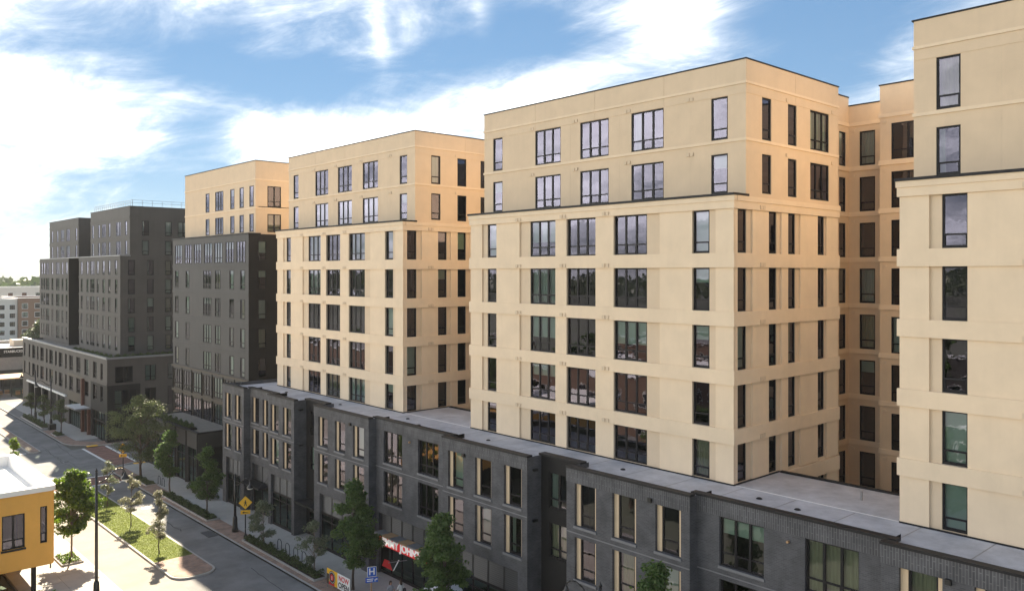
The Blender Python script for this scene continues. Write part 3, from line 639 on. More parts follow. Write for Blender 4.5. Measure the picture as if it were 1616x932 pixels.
def dark_block():
    rng = random.Random(41)
    T = thing('apartment_block', (44, 145, 0), 'long charcoal apartment block with planted terrace at the far street corner', 'apartment building')
    X0, XU, Yn = 37.5, 38.8, 124.6; H5 = [-9.1, -6.4, -3.65, -.95, 1.8]; WH_ = 2.15
    rows = [(t-WH_, t) for t in H5]; FN = Fr(X0, 145.33, -90); LN = 145.33-Yn; FA = Fr(X0, 171.0, -90); LA = 171-151.47; SN = Fr(X0, Yn, 0); SA = Fr(X0, 151.47, 0)
    sh = lambda l, o: [(a-o, b-o, s) for a, b, s in l]
    near = sh([(25.65,26.7,'N'), (28.86,29.9,'N'), (30.85,33.0,'T'), (34.22,35.25,'N'), (37.12,38.2,'N'), (39.93,40.95,'N'), (43.02,44.07,'N')], 24.67)
    far = [(1.2,2.3,'N'), (2.9,4.0,'N'), (4.7,6.8,'T'), (8.5,9.6,'N'), (11.6,13.7,'T'), (15.2,16.2,'N'), (17.8,18.9,'N')]
    clad(T, FN, LN, -12.1, 2.4, near, rows, 'panel_brown', rng, .8); clad(T, FA, LA, -12.1, 2.4, far, rows, 'panel_brown', rng, .8)  # extra blinds and curtains added; they brighten panes in place of sky reflections
    clad(T, SN, 12, -12.1, 2.4, [(1.04,2.0,'N'), (3.67,4.6,'N'), (6.24,7.15,'N')], rows, 'panel_brown', rng, .7); clad(T, SA, 2.2, -12.1, 2.4, [], rows, 'panel_black', rng)
    MB().box(X0+2.2, X0+2.4, 145.3, 151.5, GZ-12.1, GZ+2.4).build('wall', 'panel_black', T)
    for t in H5:
        for F, L in ((FN, LN), (FA, LA)): strip(T, 'band', 'panel_brown', F, -.03, L+.03, t+.1, t+.42, .05)
        strip(T, 'band', 'panel_brown', SN, .03, 12, t+.1, t+.42, .05)
    MB().box(X0-.1, XU+.1, Yn-.1, 171.1, GZ+2.38, GZ+2.5).build('ledge_coping', 'metal_grey', T)
    UN = Fr(XU, 143.79, -90); UL = 143.79-Yn; UA = Fr(XU, 169.6, -90); LUA = 169.6-150.7; USN = Fr(XU, Yn, 0); USA = Fr(XU, 150.7, 0)
    ru = [(2.55, 4.65), (5.35, 7.5)]; top = 9.5
    upn = sh([(26.97,27.95,'N'), (30.24,31.2,'N'), (32.16,34.2,'T'), (35.54,36.5,'N'), (39.16,41.3,'T'), (43.28,44.3,'N')], 26.21)
    upf = sh([(1.92,3.0,'N'), (5.54,6.6,'N'), (8.27,10.5,'T'), (11.89,14.1,'T'), (17.56,18.6,'N')], .44)
    clad(T, UN, UL, 2.4, top, upn, ru, 'panel_brown', rng, .7); clad(T, UA, LUA, 2.4, 9.1, upf, ru, 'panel_brown', rng, .7)
    clad(T, USN, 10.6, 2.4, top, [(1.68,2.65,'N'), (4.94,5.9,'N'), (6.8,8.3,'D')], ru, 'panel_brown', rng, .9); clad(T, USA, 6, 2.4, 9.1, [(2.4, 4.2, 'D')], ru, 'panel_brown', rng, .5)
    MB().box(XU+5.6, XU+5.8, 143.7, 150.8, GZ+2.4, GZ+9.1).build('wall', 'panel_black', T)
    for z in (4.95, 7.9):
        strip(T, 'band', 'panel_brown', UN, -.03, UL+.03, z-.05, z+.16, .05); strip(T, 'band', 'panel_brown', UA, -.03, LUA+.03, z-.05, z+.16, .05); strip(T, 'band', 'panel_brown', USN, .03, 10.6, z-.05, z+.16, .05)
    MB().fbox(UN, -.05, UL+.05, -.06, .3, top-.005, top+.07).fbox(USN, .31, 10.6, -.06, .3, top-.005, top+.07).fbox(UA, -.05, LUA+.05, -.06, .3, 9.095, 9.17).fbox(USA, .31, 6, -.06, .3, 9.095, 9.17).build('coping', 'coping', T)
    rl = MB()
    for i in range(19): rl.tube(UN.p(.4+i*1.02, .5, top-.5), UN.p(.4+i*1.02, .5, top+1.0), .025, .025, 5)
    for i in range(8): rl.tube(USN.p(.5+i*1.4, .5, top-.5), USN.p(.5+i*1.4, .5, top+1.0), .025, .025, 5)
    for z in (.98, .6): rl.tube(UN.p(.3, .5, top+z), UN.p(UL-.4, .5, top+z), .022, .022, 5); rl.tube(USN.p(.4, .5, top+z), USN.p(10.6, .5, top+z), .022, .022, 5)
    rl.build('roof_railing', 'metal_grey', T)
    MB().box(X0+2.5, 52, Yn+2.2, 145.1, GZ-12, GZ+8.8).box(X0+2.5, 52, 150.9+2.2, 169, GZ-12, GZ+8.6).build('inner_core', 'interior', T)
    k = MB(); k.quad((X0, 171, GZ-12.1), (52, 171, GZ-12.1), (52, 171, GZ+2.4), (X0, 171, GZ+2.4)); k.quad((XU, 169.6, GZ+2.4), (52, 169.6, GZ+2.4), (52, 169.6, GZ+9.1), (XU, 169.6, GZ+9.1)); k.quad((52, Yn, 0), (52, 171, 0), (52, 171, GZ+9.1), (52, Yn, GZ+9.1)); k.build('rear_wall', 'panel_brown', T)
    # its own three storey base
    PF = Fr(PX, 168.7, -90); PSd = Fr(PX, 119.5, 0); r2 = [(-14.75, -12.45), (-17.75, -15.6)]
    pw = [(.86,1.9,'N'), (4.47,5.5,'N'), (6.98,9.2,'D'), (10.37,11.4,'N'), (12.74,14.9,'D'), (16.42,17.45,'N'), (18.63,20.8,'D'), (22.18,23.2,'N'), (24.44,26.6,'D'), (28.1,29.0,'N'), (30.48,32.6,'D'), (34.33,36.4,'D'), (38.45,40.5,'D'), (42.66,44.5,'D'), (46.2,47.2,'N')]
    hs = [(a, b, *r) for a, b, _ in pw for r in r2]; gf = [(4.3+i*4.85, 4.3+i*4.85+4.1, GRD, -19.0) for i in range(5)]
    sf = [(30.2,37.6,GRD,-19.2), (38.6,41,GRD,-19.2), (42.4,48.3,GRD,-19.2)]
    al = hs+gf+sf; sel = lambda a, b, c, d: [h for h in al if a <= (h[0]+h[1])/2 <= b and c <= (h[2]+h[3])/2 <= d]
    MB().holes(PF, 0, 41.6, -GZ, -11.75, 0, sel(0, 41.6, -99, 99), .3).build('wall', 'panel_brown', T)
    MB().holes(PF, 41.6, 49.2, -15.3, -11.75, 0, sel(41.6, 50, -15.3, 99), .3).build('wall', 'panel_brown', T); MB().holes(PF, 41.6, 49.2, -GZ, -15.3, 0, sel(41.6, 50, -99, -15.3), .3).build('wall', 'panel_black', T)
    for a, b, st in pw:
        for r in r2: window(T, PF, a, b, *r, .12, st, False, rng, .4)
    MB().fbox(PF, 3.9, 29, 3.0, 3.1, -GZ, -18.9).build('arcade_wall', 'panel_black', T)
    MB().fbox(PF, 3.9, 29, -.25, .1, -18.98, -18.72).build('lintel', 'sign_white', T)
    for a, b, c, e in sf:
        mb = MB(); n = int((b-a)/1.0)
        for i in range(n+1): u = a+(b-a)*i/n; mb.fbox(PF, max(a, u-.05), min(b, u+.05), .15, .25, c, e)
        mb.fbox(PF, a, b, .16, .24, -20.6, -20.45); w = mb.build('storefront', 'frame', T)
        q = MB(); q.quad(PF.p(a,.2,c), PF.p(b,.2,c), PF.p(b,.2,e), PF.p(a,.2,e)); q.build('pane', 'glass_shop', w)
    for u0, u1, m in ((29.9, 37.9, 'panel_bronze'),): MB().fbox(PF, u0, u1, -.07, -.002, -19.15, -17.8).build('cladding_panel', m, T); MB().fbox(PF, u0, u1, -.07, -.002, -15.5, -15.15).build('cladding_panel', m, T)
    for u, e in ((38.1, -15.3), (41.15, -19.4)): MB().fbox(PF, u, u+.38, -.4, .02, -GZ, e).build('column', 'rust_metal', T)
    cp = MB().fbox(PF, 36.2, 41.5, -2.0, 0, -19.35, -19.2).build('awning', 'metal_grey', T)
    for i in range(7): MB().fbox(PF, 36.3+i*.74, 36.7+i*.74, -1.95, -.05, -19.195, -19.15).build('awning_slat', 'sign_white', cp)
    clad(T, PSd, 20, -15.3, -11.75, [(1.0,3.3,'D'), (4.9,6.4,'D'), (8.0,9.5,'D'), (12,13.5,'D')], [(-15.0, -12.8)], 'panel_brown', rng, .4)
    clad(T, PSd, 4.3, -GZ, -15.3, [(.9,3.9,'T')], [(-18.5, -16.0)], 'panel_black', rng, 1.0)
    clad(T, Fr(PX+4.3, 119.5, 0), 15.7, -GZ, -15.3, [(.6,2.1,'D'), (3.7,5.2,'D'), (7.7,9.2,'D')], [(-18.5, -16.0)], 'panel_brown', rng, .4)
    MB().fbox(PF, -.1, 49.3, -.15, .3, -11.75, -11.5).fbox(PSd, .31, 20, -.15, .3, -11.75, -11.5).build('coping', 'metal_grey', T)
    strip(T, 'band', 'panel_brown', PF, 0, 49.2, -15.3, -15.05, .06)
    MB().box(PX+.3, X0+3, 119.8, 168.4, GZ-12.4, GZ-12.05).box(X0+3, 54, 119.8, Yn+.3, GZ-12.4, GZ-12.05).build('terrace', 'gravel', T)
    MB().box(PX+3.2, 54, 121.5, 168, 0, GZ-12.5).build('inner_core', 'interior', T)
    MB().box(PX+.4, PX+1.2, 120, 138, GZ-12.06, GZ-11.62).box(PX+1.2, 46, 120, 120.8, GZ-12.06, GZ-11.62).build('planter', 'panel_black', T)
    k = MB(); k.quad((PX, 168.7, 0), (54, 168.7, 0), (54, 168.7, GZ-11.75), (PX, 168.7, GZ-11.75)); k.build('rear_wall', 'panel_brown', T)
dark_block()

# ------------------------------------------------------------------ ground, roads, pavements
def struct(mb, name, m): return mb.build(name, m, kind='structure')
struct(MB().box(-780, 780, -780, 780, -.6, -.03), 'ground', 'ground_mix')
struct(MB().box(22.9, 29.7, -60, 420, -.5, -.008), 'road', 'asphalt')
struct(MB().box(19.2, 22.9, -60, 420, -.5, -.004), 'road', 'asphalt_sunlit')
struct(MB().box(29.7, 260, 105.6, 118.6, -.5, -.012), 'side_street', 'asphalt'); struct(MB().box(-200, 19.2, 105.6, 118.6, -.5, -.012), 'side_street', 'asphalt_sunlit')
struct(MB().box(-14, 2, -60, 104, -.5, -.016), 'parking_lot', 'asphalt')
def arc(cx, cy, r, a0, a1, n=10): return [(cx+r*math.cos(R(a0+(a1-a0)*i/n)), cy+r*math.sin(R(a0+(a1-a0)*i/n))) for i in range(n+1)]
def pavement(poly, slabs, kerb_lines):
    P = struct(MB().prism(poly, -.4, .115), 'pavement', 'concrete_joint'); o = ORG[P.name]
    for (x0, x1, y0, y1, w, l) in slabs:
        nx, ny = max(1, round((x1-x0)/w)), max(1, round((y1-y0)/l)); w_, l_ = (x1-x0)/nx, (y1-y0)/ny
        me = MB().box(-w_/2+.008, w_/2-.008, -l_/2+.008, l_/2-.008, -.03, .02).mesh('slab', 'concrete')
        for i in range(nx):
            for j in range(ny): inst('slab', me, P, (x0+(i+.5)*w_-o[0], y0+(j+.5)*l_-o[1], .112+random.uniform(-.003, .003)-o[2]))
    for pts in kerb_lines:
        mb = MB()
        for (xa, ya), (xb, yb) in zip(pts, pts[1:]):
            d = Vector((xb-xa, yb-ya)).normalized(); nx, ny = d.y*.09, -d.x*.09
            mb.box8([(xa-nx,ya-ny,-.3), (xb-nx,yb-ny,-.3), (xb+nx,yb+ny,-.3), (xa+nx,ya+ny,-.3), (xa-nx,ya-ny,.138), (xb-nx,yb-ny,.138), (xb+nx,yb+ny,.138), (xa+nx,ya+ny,.138)])
        mb.build('kerb', 'kerb_concrete', P)
    return P
cor = [(29.7, 99.5)] + arc(34.2, 101.1, 4.5, 180, 90)
pe = pavement([(29.7, -60), (36.2, -60), (36.2, 81.6), (38.9, 81.6), (38.9, 105.6)] + cor[::-1], [(31.5, 36.1, 20, 104.2, 1.53, 1.5)], [[(29.79, -60), (29.79, 99.5)] + [(x+.09, y-.05) for x, y in cor[1:]] + [(38.9, 105.5)]])
MB().box(29.88, 31.49, -10, 104.0, .10, .134).build('paver_strip', 'paver_mixed', pe)
cor2 = arc(34.7, 123.6, 5.0, 270, 180)
pf_ = pavement([(40, 118.6)] + cor2 + [(29.7, 260), (34.6, 260), (34.6, 168.8), (40, 168.8)], [(31.5, 34.5, 124, 168, 1.5, 1.6)], [[(40, 118.7)] + [(x+.09, y+.05) for x, y in cor2] + [(29.79, 260)]])
MB().prism([(39.5, 118.95), (34.7, 118.95), (31.9, 119.6), (30.4, 121), (29.95, 124), (29.95, 135), (31.45, 135), (31.6, 124), (33, 121.6), (39.5, 121)], .10, .134).build('paver_strip', 'paver_mixed', pf_)
pw_ = pavement([(13.5, -60), (19.2, -60), (19.2, 105.6), (13.5, 105.6)], [(13.6, 17.9, 50, 104, 1.45, 1.5)], [[(19.11, -60), (19.11, 105.6)]])
MB().box(17.9, 19.0, 50, 104, .10, .136).build('pavement_edge', 'concrete', pw_)
struct(MB().box(2, 13.5, 80, 105.6, -.3, .05), 'plaza', 'concrete')
# medians
def median(poly_out, poly_in, name, surf, m):
    P = struct(MB().prism(poly_out, -.3, .139), name, 'kerb_concrete'); MB().prism(poly_in, .1, .150).build(surf, m, P); return P
def cap(x0, x1, y0, y1, r):                   # strip with one rounded end towards the camera
    return [(x0, y1), (x0, y0+r)] + arc(x0+r, y0+r, r, 180, 270, 6)[1:] + arc(x1-r, y0+r, r, 270, 360, 6) + [(x1, y1)]
md = median(cap(22.75, 26.15, 62.6, 96.6, 1.3), cap(22.92, 25.98, 62.77, 96.45, 1.14), 'median', 'turf', 'turf')
MB().prism(cap(22.93, 25.97, 62.78, 67.6, 1.14), .12, .156).build('paver_nose', 'paver_mixed', md)
MB().prism([(x, y) for x, y in cap(22.75, 26.15, 101.2, 103.4, 1.2)], -.3, .14).build('median_tip', 'kerb_concrete', md)
median(cap(25.0, 26.4, 119.4, 230, .6), cap(25.15, 26.25, 119.55, 229.8, .5), 'median', 'pavers', 'paver_mixed')
# crossings
def sheet(x0, x1, y0, y1, z, name, m): return struct(MB().box(x0, x1, y0, y1, z-.02, z), name, m)
sheet(19.25, 29.65, 97.3, 100.9, .001, 'crossing', 'paver_red')
for y in (96.85, 101.0): sheet(19.3, 29.6, y, y+.32, .005, 'road_marking', 'white_paint')
sheet(31.2, 33.6, 105.7, 118.5, .001, 'crossing', 'paver_red')
for x in (30.85, 33.65): sheet(x, x+.3, 105.8, 118.4, .005, 'road_marking', 'white_paint')
for x0, x1, y0, y1 in ((22.6, 22.72, 64, 96), (26.3, 26.4, 64, 96), (24.95, 25.05, 104, 119)): pass
sheet(19.4, 24.8, 119.9, 120.2, .003, 'road_marking', 'white_paint')
for x, y in ((30.0, 103.2), (33.0, 104.6), (31.6, 119.0)): MB().box(x, x+1.3, y-.5, y+.3, .10, .139).build('tactile_strip', 'sign_yellow', pe if y < 110 else pf_)
gr_ = thing('storm_drain', (29.3, 72.3, 0), 'black storm drain grate in the gutter by the brick paved strip', 'drain grate')
MB().box(28.75, 29.6, 71.4, 73.2, -.02, .006).build('frame', 'black_metal', gr_)
for i in range(12): MB().box(28.8, 29.55, 71.5+i*.14, 71.55+i*.14, .004, .012).build('grate_bar', 'metal_grey', gr_)
for x, y, lb in ((27.8, 84.5, 'round iron manhole cover in the shaded lane beside the median'), (27.4, 111.5, 'round iron manhole cover in the junction by the brick crossing')):
    mh = thing('manhole_cover', (x, y, 0), lb, 'manhole cover'); MB().lathe(x, y, [(.40, -.02), (.40, -.001)], 20).build('frame', 'metal_grey', mh); MB().lathe(x, y, [(.34, -.02), (.34, .003)], 20).build('lid', 'panel_dark', mh)
# tar seams and patches on the shaded lane
sm = MB()
rr = random.Random(3)
for k in range(9):
    y = rr.uniform(20, 150); x = rr.uniform(26.6, 29.0); pts = [(x, y, 0)]
    for i in range(14): x = min(29.4, max(26.4, x+rr.uniform(-.16, .16))); y += rr.uniform(.5, 1.1); pts.append((x, y, 0))
    for a, b in zip(pts, pts[1:]): sm.box8([(a[0]-.02,a[1],-.01), (a[0]+.02,a[1],-.01), (b[0]+.02,b[1],-.01), (b[0]-.02,b[1],-.01), (a[0]-.02,a[1],-.005), (a[0]+.02,a[1],-.005), (b[0]+.02,b[1],-.005), (b[0]-.02,b[1],-.005)])
struct(sm, 'road_seam', 'panel_black')

# ------------------------------------------------------------------ plants
def leaf_mesh(pts, nrm, size, m, rng, asp=.62):
    n = len(pts); a = rng.normal(size=(n, 3)); a -= nrm*(a*nrm).sum(1, keepdims=True); a /= np.linalg.norm(a, axis=1, keepdims=True)+1e-9
    b = np.cross(nrm, a); s = size*rng.uniform(.65, 1.3, (n, 1)); a = a*s; b = b*s*asp
    fold = nrm*s*.18
    v = np.empty((n, 4, 3)); v[:,0] = pts-a; v[:,1] = pts+b+fold; v[:,2] = pts+a; v[:,3] = pts-b+fold
    me = bpy.data.meshes.new('leaves'); me.vertices.add(n*4); me.vertices.foreach_set('co', v.reshape(-1).astype(np.float32))
    me.loops.add(n*4); me.loops.foreach_set('vertex_index', np.arange(n*4, dtype=np.int32))
    me.polygons.add(n); me.polygons.foreach_set('loop_start', np.arange(0, n*4, 4, dtype=np.int32)); me.update(); me.validate()
    me.materials.append(MAT[m]); return me
def crown_points(h0, h1, r, prof, nclump, per, cs, rng):
    cs_l, pts, nr = [], [], []; ph = rng.uniform(0, 6.283, 6); nb = max(7, nclump//11)
    bough = [(rng.uniform(0, 6.283), (i+rng.uniform(.1, .9))/nb, rng.uniform(.62, 1.12)) for i in range(nb)]
    for k in range(nclump):
        a0, t, ext = bough[k % nb]; t = min(1.0, max(0.0, t+rng.normal()*.035)); a = a0+rng.normal()*.55
        rad = r*prof(t)*ext*(1+.16*math.sin(2*a+ph[0])+.12*math.sin(3*a+ph[1]+t*5)); q = rad*rng.uniform(.12, 1.0)**.6
        z = h0+(h1-h0)*t+.22*q*rng.uniform(-.4, 1.0)
        c = np.array((q*math.cos(a), q*math.sin(a), z)); cs_l.append(c); n = int(per*rng.uniform(.35, 1.5)); s = cs*rng.uniform(.45, 1.15)
        g = rng.normal(size=(n, 3)); g /= np.linalg.norm(g, axis=1, keepdims=True); p = g*(rng.uniform(.1, 1, (n, 1))**.6)*s*np.array((1.15, 1.15, .6))
        pts.append(c+p); m = g*.5+rng.normal(size=(n, 3))*.6+np.array((0, 0, .5)); nr.append(m/np.linalg.norm(m, axis=1, keepdims=True))
    n = int(per*1.2); z = rng.uniform(.72, 1.03, n); g = rng.normal(size=(n, 3))*np.array((.16, .16, .1))*cs*2; pts.append(np.stack([g[:,0], g[:,1], h0+(h1-h0)*z+g[:,2]], 1)); m = rng.normal(size=(n, 3)); nr.append(m/np.linalg.norm(m, axis=1, keepdims=True))
    return cs_l, np.vstack(pts), np.vstack(nr)
PROF = {'cone': lambda t: (1.0-t)**.75*.95+.10 if t > .2 else .45+t*2.4, 'oval': lambda t: math.sin(math.pi*min(.98, .12+t*.86))**.7,
        'round': lambda t: math.sqrt(max(.02, 1-(2*t-.9)**2*.95)), 'wide': lambda t: (1-t*.72)*(1.0 if t > .12 else .7)}
def tree(name, x, y, h, r, base, prof, lm, label, group=None, ncl=90, per=60, cs=.5, ls=.09, seed=1, bark='bark', tr=.09, z0=.12, lean=0):
    rng = np.random.default_rng(seed); T = thing(name, (x, y, z0), label, 'tree', group)
    cl, p, n = crown_points(base, h-cs*.6, r, PROF[prof], ncl, per, cs, rng)
    if lean: p[:, 0] += p[:, 2]*lean
    tm = MB(); pts = [Vector((rng.normal()*.02*i, rng.normal()*.02*i, h*.88*i/7)) for i in range(8)]; tm.path(pts, tr, tr*.18, 8)
    tm.tube((0, 0, -.15), (0, 0, .25), tr*1.6, tr, 8)
    for c in cl[::max(1, len(cl)//34)]:
        z = max(base*.6, c[2]-np.hypot(c[0], c[1])*.9); s = Vector((0, 0, min(z, h*.8))); e = Vector(c); m = s.lerp(e, .5)+Vector((0, 0, .12*(e-s).length))
        tm.path([s, m, e], tr*.30, tr*.08, 5)
    me = tm.mesh('trunk', bark); inst('trunk', me, T, (0, 0, 0)); inst('crown', leaf_mesh(p, n, ls, lm, rng), T, (0, 0, 0)); return T
ST = 'young trees planted along the podium pavement'
tree('oak_tree', 31.4, 97.1, 9.4, 3.4, 2.3, 'round', 'leaf_oak', 'broad feathery willow oak on the pavement corner by the planted low shop', ST, 210, 110, .85, .075, 1, tr=.15)
tree('maple_tree', 31.5, 88.4, 6.6, 1.75, 1.7, 'cone', 'leaf_maple', 'pointed maple beside the bike rack in front of the low black shop', ST, 120, 80, .5, .10, 2)
tree('maple_tree', 31.3, 78.1, 6.5, 1.6, 1.6, 'cone', 'leaf_maple', 'pointed maple at the brick paved end of the long planting bed', ST, 120, 80, .48, .10, 3)
tree('small_tree', 31.1, 65.6, 4.0, 1.4, 1.0, 'oval', 'leaf_olive', 'small grey green tree next to the yellow pedestrian sign', ST, 70, 45, .42, .08, 4, 'bark_pale', .05)
tree('small_tree', 31.3, 57.3, 4.1, 1.35, .9, 'oval', 'leaf_olive', 'small airy tree at the end of the bike racks near the NOW OPEN banner', ST, 70, 42, .42, .08, 5, 'bark_pale', .05)
tree('maple_tree', 31.7, 52.3, 8.0, 2.0, 2.0, 'cone', 'leaf_maple', 'tall pointed maple behind the NOW OPEN banner', ST, 190, 85, .55, .11, 6, tr=.10)
tree('maple_tree', 31.4, 41.1, 8.0, 2.15, 1.8, 'cone', 'leaf_maple', 'pointed maple past the red shop sign, beside the white umbrella', ST, 210, 85, .55, .11, 7, tr=.10)
tree('maple_tree', 31.5, 24.5, 9.2, 2.0, 2.5, 'cone', 'leaf_maple', 'maple rising in front of the podium beside the gooseneck street lamp', ST, 190, 85, .55, .11, 8, tr=.11)
MT = 'slim trees on the grass median'
tree('young_tree', 25.0, 87.0, 4.5, .95, 1.2, 'oval', 'leaf_olive', 'thin dark young tree in the shaded end of the median', MT, 45, 34, .36, .08, 9, tr=.045, z0=.15)
tree('young_tree', 24.7, 79.0, 4.8, 1.0, 1.1, 'oval', 'leaf_silver', 'silvery young tree in the middle of the median between the two others', MT, 60, 40, .36, .08, 10, tr=.05, z0=.15)
tree('young_tree', 23.95, 69.6, 5.2, 1.05, 1.2, 'cone', 'leaf_silver', 'silvery young tree on the sunlit grass near the brick median nose', MT, 60, 40, .36, .08, 11, tr=.05, z0=.15)
tree('maple_tree', 18.25, 72.9, 7.3, 1.75, 2.4, 'oval', 'leaf_bright', 'sunlit green maple on the pavement beside the yellow building', None, 200, 80, .52, .11, 12, 'bark_pale', .09)
tree('young_tree', 18.5, 95.0, 6.5, 1.0, 2.0, 'cone', 'leaf_bright', 'pointed bright tree behind the white roof of the yellow building', None, 60, 50, .4, .10, 13)
tree('young_tree', 16.6, 101.0, 5.6, 1.1, 2.0, 'oval', 'leaf_bright', 'low bright tree behind the white roof beside the pointed one', None, 60, 50, .4, .10, 14)
ET = 'small trees in front of the charcoal block'
for i, (yy, hh, lb) in enumerate(((130.0, 5.2, 'small tree in the square bed by the glazed corner of the charcoal block'), (139.5, 4.8, 'small tree beside the black planter before the charcoal arcade'), (147.5, 4.2, 'small tree at the far bed before the charcoal arcade'))):
    tree('street_tree', 31.2, yy, hh, 1.3, 1.6, 'oval', 'leaf_oak', lb, ET, 70, 50, .42, .09, 20+i)
tree('broad_tree', 56, 250, 11, 4.2, 1.5, 'round', 'leaf_far', 'round dark tree beside the brown apartment house', None, 150, 60, 1.6, .30, 30, z0=0, tr=.3)
tree('broad_tree', 44, 268, 6, 4, 1.0, 'round', 'leaf_far', 'low tree in front of the distant white apartment house', None, 90, 60, 1.3, .28, 31, z0=0, tr=.25)
for i, (a, b, h) in enumerate(((26, 176, 3.2), (24.5, 192, 5.0), (22, 205, 6))):
    tree('street_tree', a, b, h, 1.6, .9, 'oval', 'leaf_bright', ('low bright tree by the cafe terrace railing', 'bright tree on the corner before the cafe', 'taller bright tree across from the cafe')[i], None, 60, 50, .5, .12, 40+i)

def shrub_strip(name, x0, x1, y0, y1, z, h, n, ls, m, seed, lump=.8, parent=None, label=None):
    rng = np.random.default_rng(seed); x = rng.uniform(x0, x1, n); y = rng.uniform(y0, y1, n)
    hh = h*(.55+.45*np.sin(x*5/lump+seed)*np.cos(y*2.4/lump+seed*2)); zz_ = z+np.abs(hh)*rng.uniform(.15, 1, n)**.6
    nr = rng.normal(size=(n, 3))*.6+np.array((0, 0, .7)); nr /= np.linalg.norm(nr, axis=1, keepdims=True)
    o = bpy.data.objects.new(name, leaf_mesh(np.stack([x, y, zz_], 1), nr, ls, m, rng)); COL.objects.link(o); o['kind'] = 'stuff'
    if label: o['label'] = label; o['category'] = 'plants'
    return o
def bed(x0, x1, y0, y1, label, seed, h=.45, n=2600, m='leaf_hedge'):
    B = thing('planting_bed', ((x0+x1)/2, (y0+y1)/2, .12), label, 'planting bed', 'planting beds along the pavements')
    MB().box(x0, x1, y0, y1, .10, .20).build('soil', 'soil', B)
    MB().box(x0-.09, x0, y0, y1, .10, .27).box(x1, x1+.09, y0, y1, .10, .27).box(x0-.09, x1+.09, y0-.09, y0, .10, .27).box(x0-.09, x1+.09, y1, y1+.09, .10, .27).build('edging', 'kerb_concrete', B)
    o = shrub_strip('ground_cover', x0+.06, x1-.06, y0+.1, y1-.1, .2, h, n, .075, m, seed); g = ORG[B.name]; o.parent = B; o.location = (-g[0], -g[1], -g[2])
bed(30.4, 31.4, 55.6, 68.0, 'long shrub bed running from the pedestrian sign to the NOW OPEN banner', 1, .6, 4200)
bed(30.35, 31.4, 75.6, 88.0, 'long planted bed beside the low black shop', 2, .4, 3200)
bed(30.5, 31.5, 92.4, 97.2, 'short dark bed under the willow oak', 3, .25, 900)
bed(30.3, 31.4, 128.6, 131.4, 'small square grassy bed before the glazed corner', 4, .35, 800)
bed(30.3, 31.4, 136.5, 150, 'long dark shrub bed before the charcoal arcade', 5, .6, 2600)
bed(17.3, 18.7, 71.6, 74.2, 'square kerbed tree bed beside the yellow building', 6, .4, 700, 'leaf_bright')
bed(30.4, 31.4, 36.0, 47.0, 'planting bed past the hospital sign, below the pointed maple', 7, .5, 2600)
shrub_strip('roof_planting', 34.8, 35.55, 91.6, 103.7, GZ-17.25, .55, 3800, .09, 'leaf_hedge', 11, .6, label='green hedge growing along the roof edge of the low black shop')
shrub_strip('terrace_planting', PX+.42, PX+1.2, 120, 138, GZ-11.7, .45, 2600, .11, 'leaf_hedge', 12, label='low plants along the street edge of the charcoal block terrace')
shrub_strip('terrace_planting', PX+1.2, 46, 120, 120.8, GZ-11.7, .6, 2400, .11, 'leaf_hedge', 13, label='low plants along the side edge of the charcoal block terrace')
shrub_strip('hedge', 33.0, 34.2, 82.0, 87.8, .12, 1.3, 2400, .10, 'leaf_hedge', 14, label='dark shrubs in the gap between brick podium and low shop')
rng = np.random.default_rng(99); n = 26000
gx = rng.uniform(22.95, 25.95, n); gy = rng.uniform(67.65, 96.4, n); gh = rng.uniform(.025, .075, n); ga = rng.uniform(0, 6.283, n)
gv = np.empty((n, 3, 3)); dxg, dyg = np.cos(ga)*.022, np.sin(ga)*.022; lx, ly = rng.normal(size=n)*.025, rng.normal(size=n)*.025
gv[:,0] = np.stack([gx-dxg, gy-dyg, np.full(n, .148)], 1); gv[:,1] = np.stack([gx+dxg, gy+dyg, np.full(n, .148)], 1); gv[:,2] = np.stack([gx+lx, gy+ly, .148+gh], 1)
gm = bpy.data.meshes.new('grass'); gm.vertices.add(n*3); gm.vertices.foreach_set('co', gv.reshape(-1).astype(np.float32)); gm.loops.add(n*3); gm.loops.foreach_set('vertex_index', np.arange(n*3, dtype=np.int32))
gm.polygons.add(n); gm.polygons.foreach_set('loop_start', np.arange(0, n*3, 3, dtype=np.int32)); gm.update(); gm.validate(); gm.materials.append(MAT['grass_blade'])
go = bpy.data.objects.new('grass', gm); COL.objects.link(go); go['kind'] = 'stuff'; go['label'] = 'short mown grass covering the street median'; go['category'] = 'grass'

# woodland on the horizon, all the way round
rng = np.random.default_rng(5); n = 52000
a = rng.uniform(0, 6.283, n); rr_ = rng.uniform(480, 760, n); top = 17+2.5*np.sin(a*23)+2*np.sin(a*57+1)+1.5*np.sin(a*131+rr_*.02)
p = np.stack([rr_*np.sin(a), rr_*np.cos(a), np.abs(top)*rng.uniform(.1, 1, n)**.55+1], 1); p[:, 2] += (rr_-480)*.014
nr = rng.normal(size=(n, 3))*.5+np.array((0, 0, .5))-p/np.linalg.norm(p, axis=1, keepdims=True)*.5; nr /= np.linalg.norm(nr, axis=1, keepdims=True)
wo_ = bpy.data.objects.new('woodland', leaf_mesh(p, nr, 2.6, 'leaf_far', rng, .8)); COL.objects.link(wo_); wo_['kind'] = 'stuff'; wo_['label'] = 'distant belt of hazy green woodland on the horizon'; wo_['category'] = 'woodland'

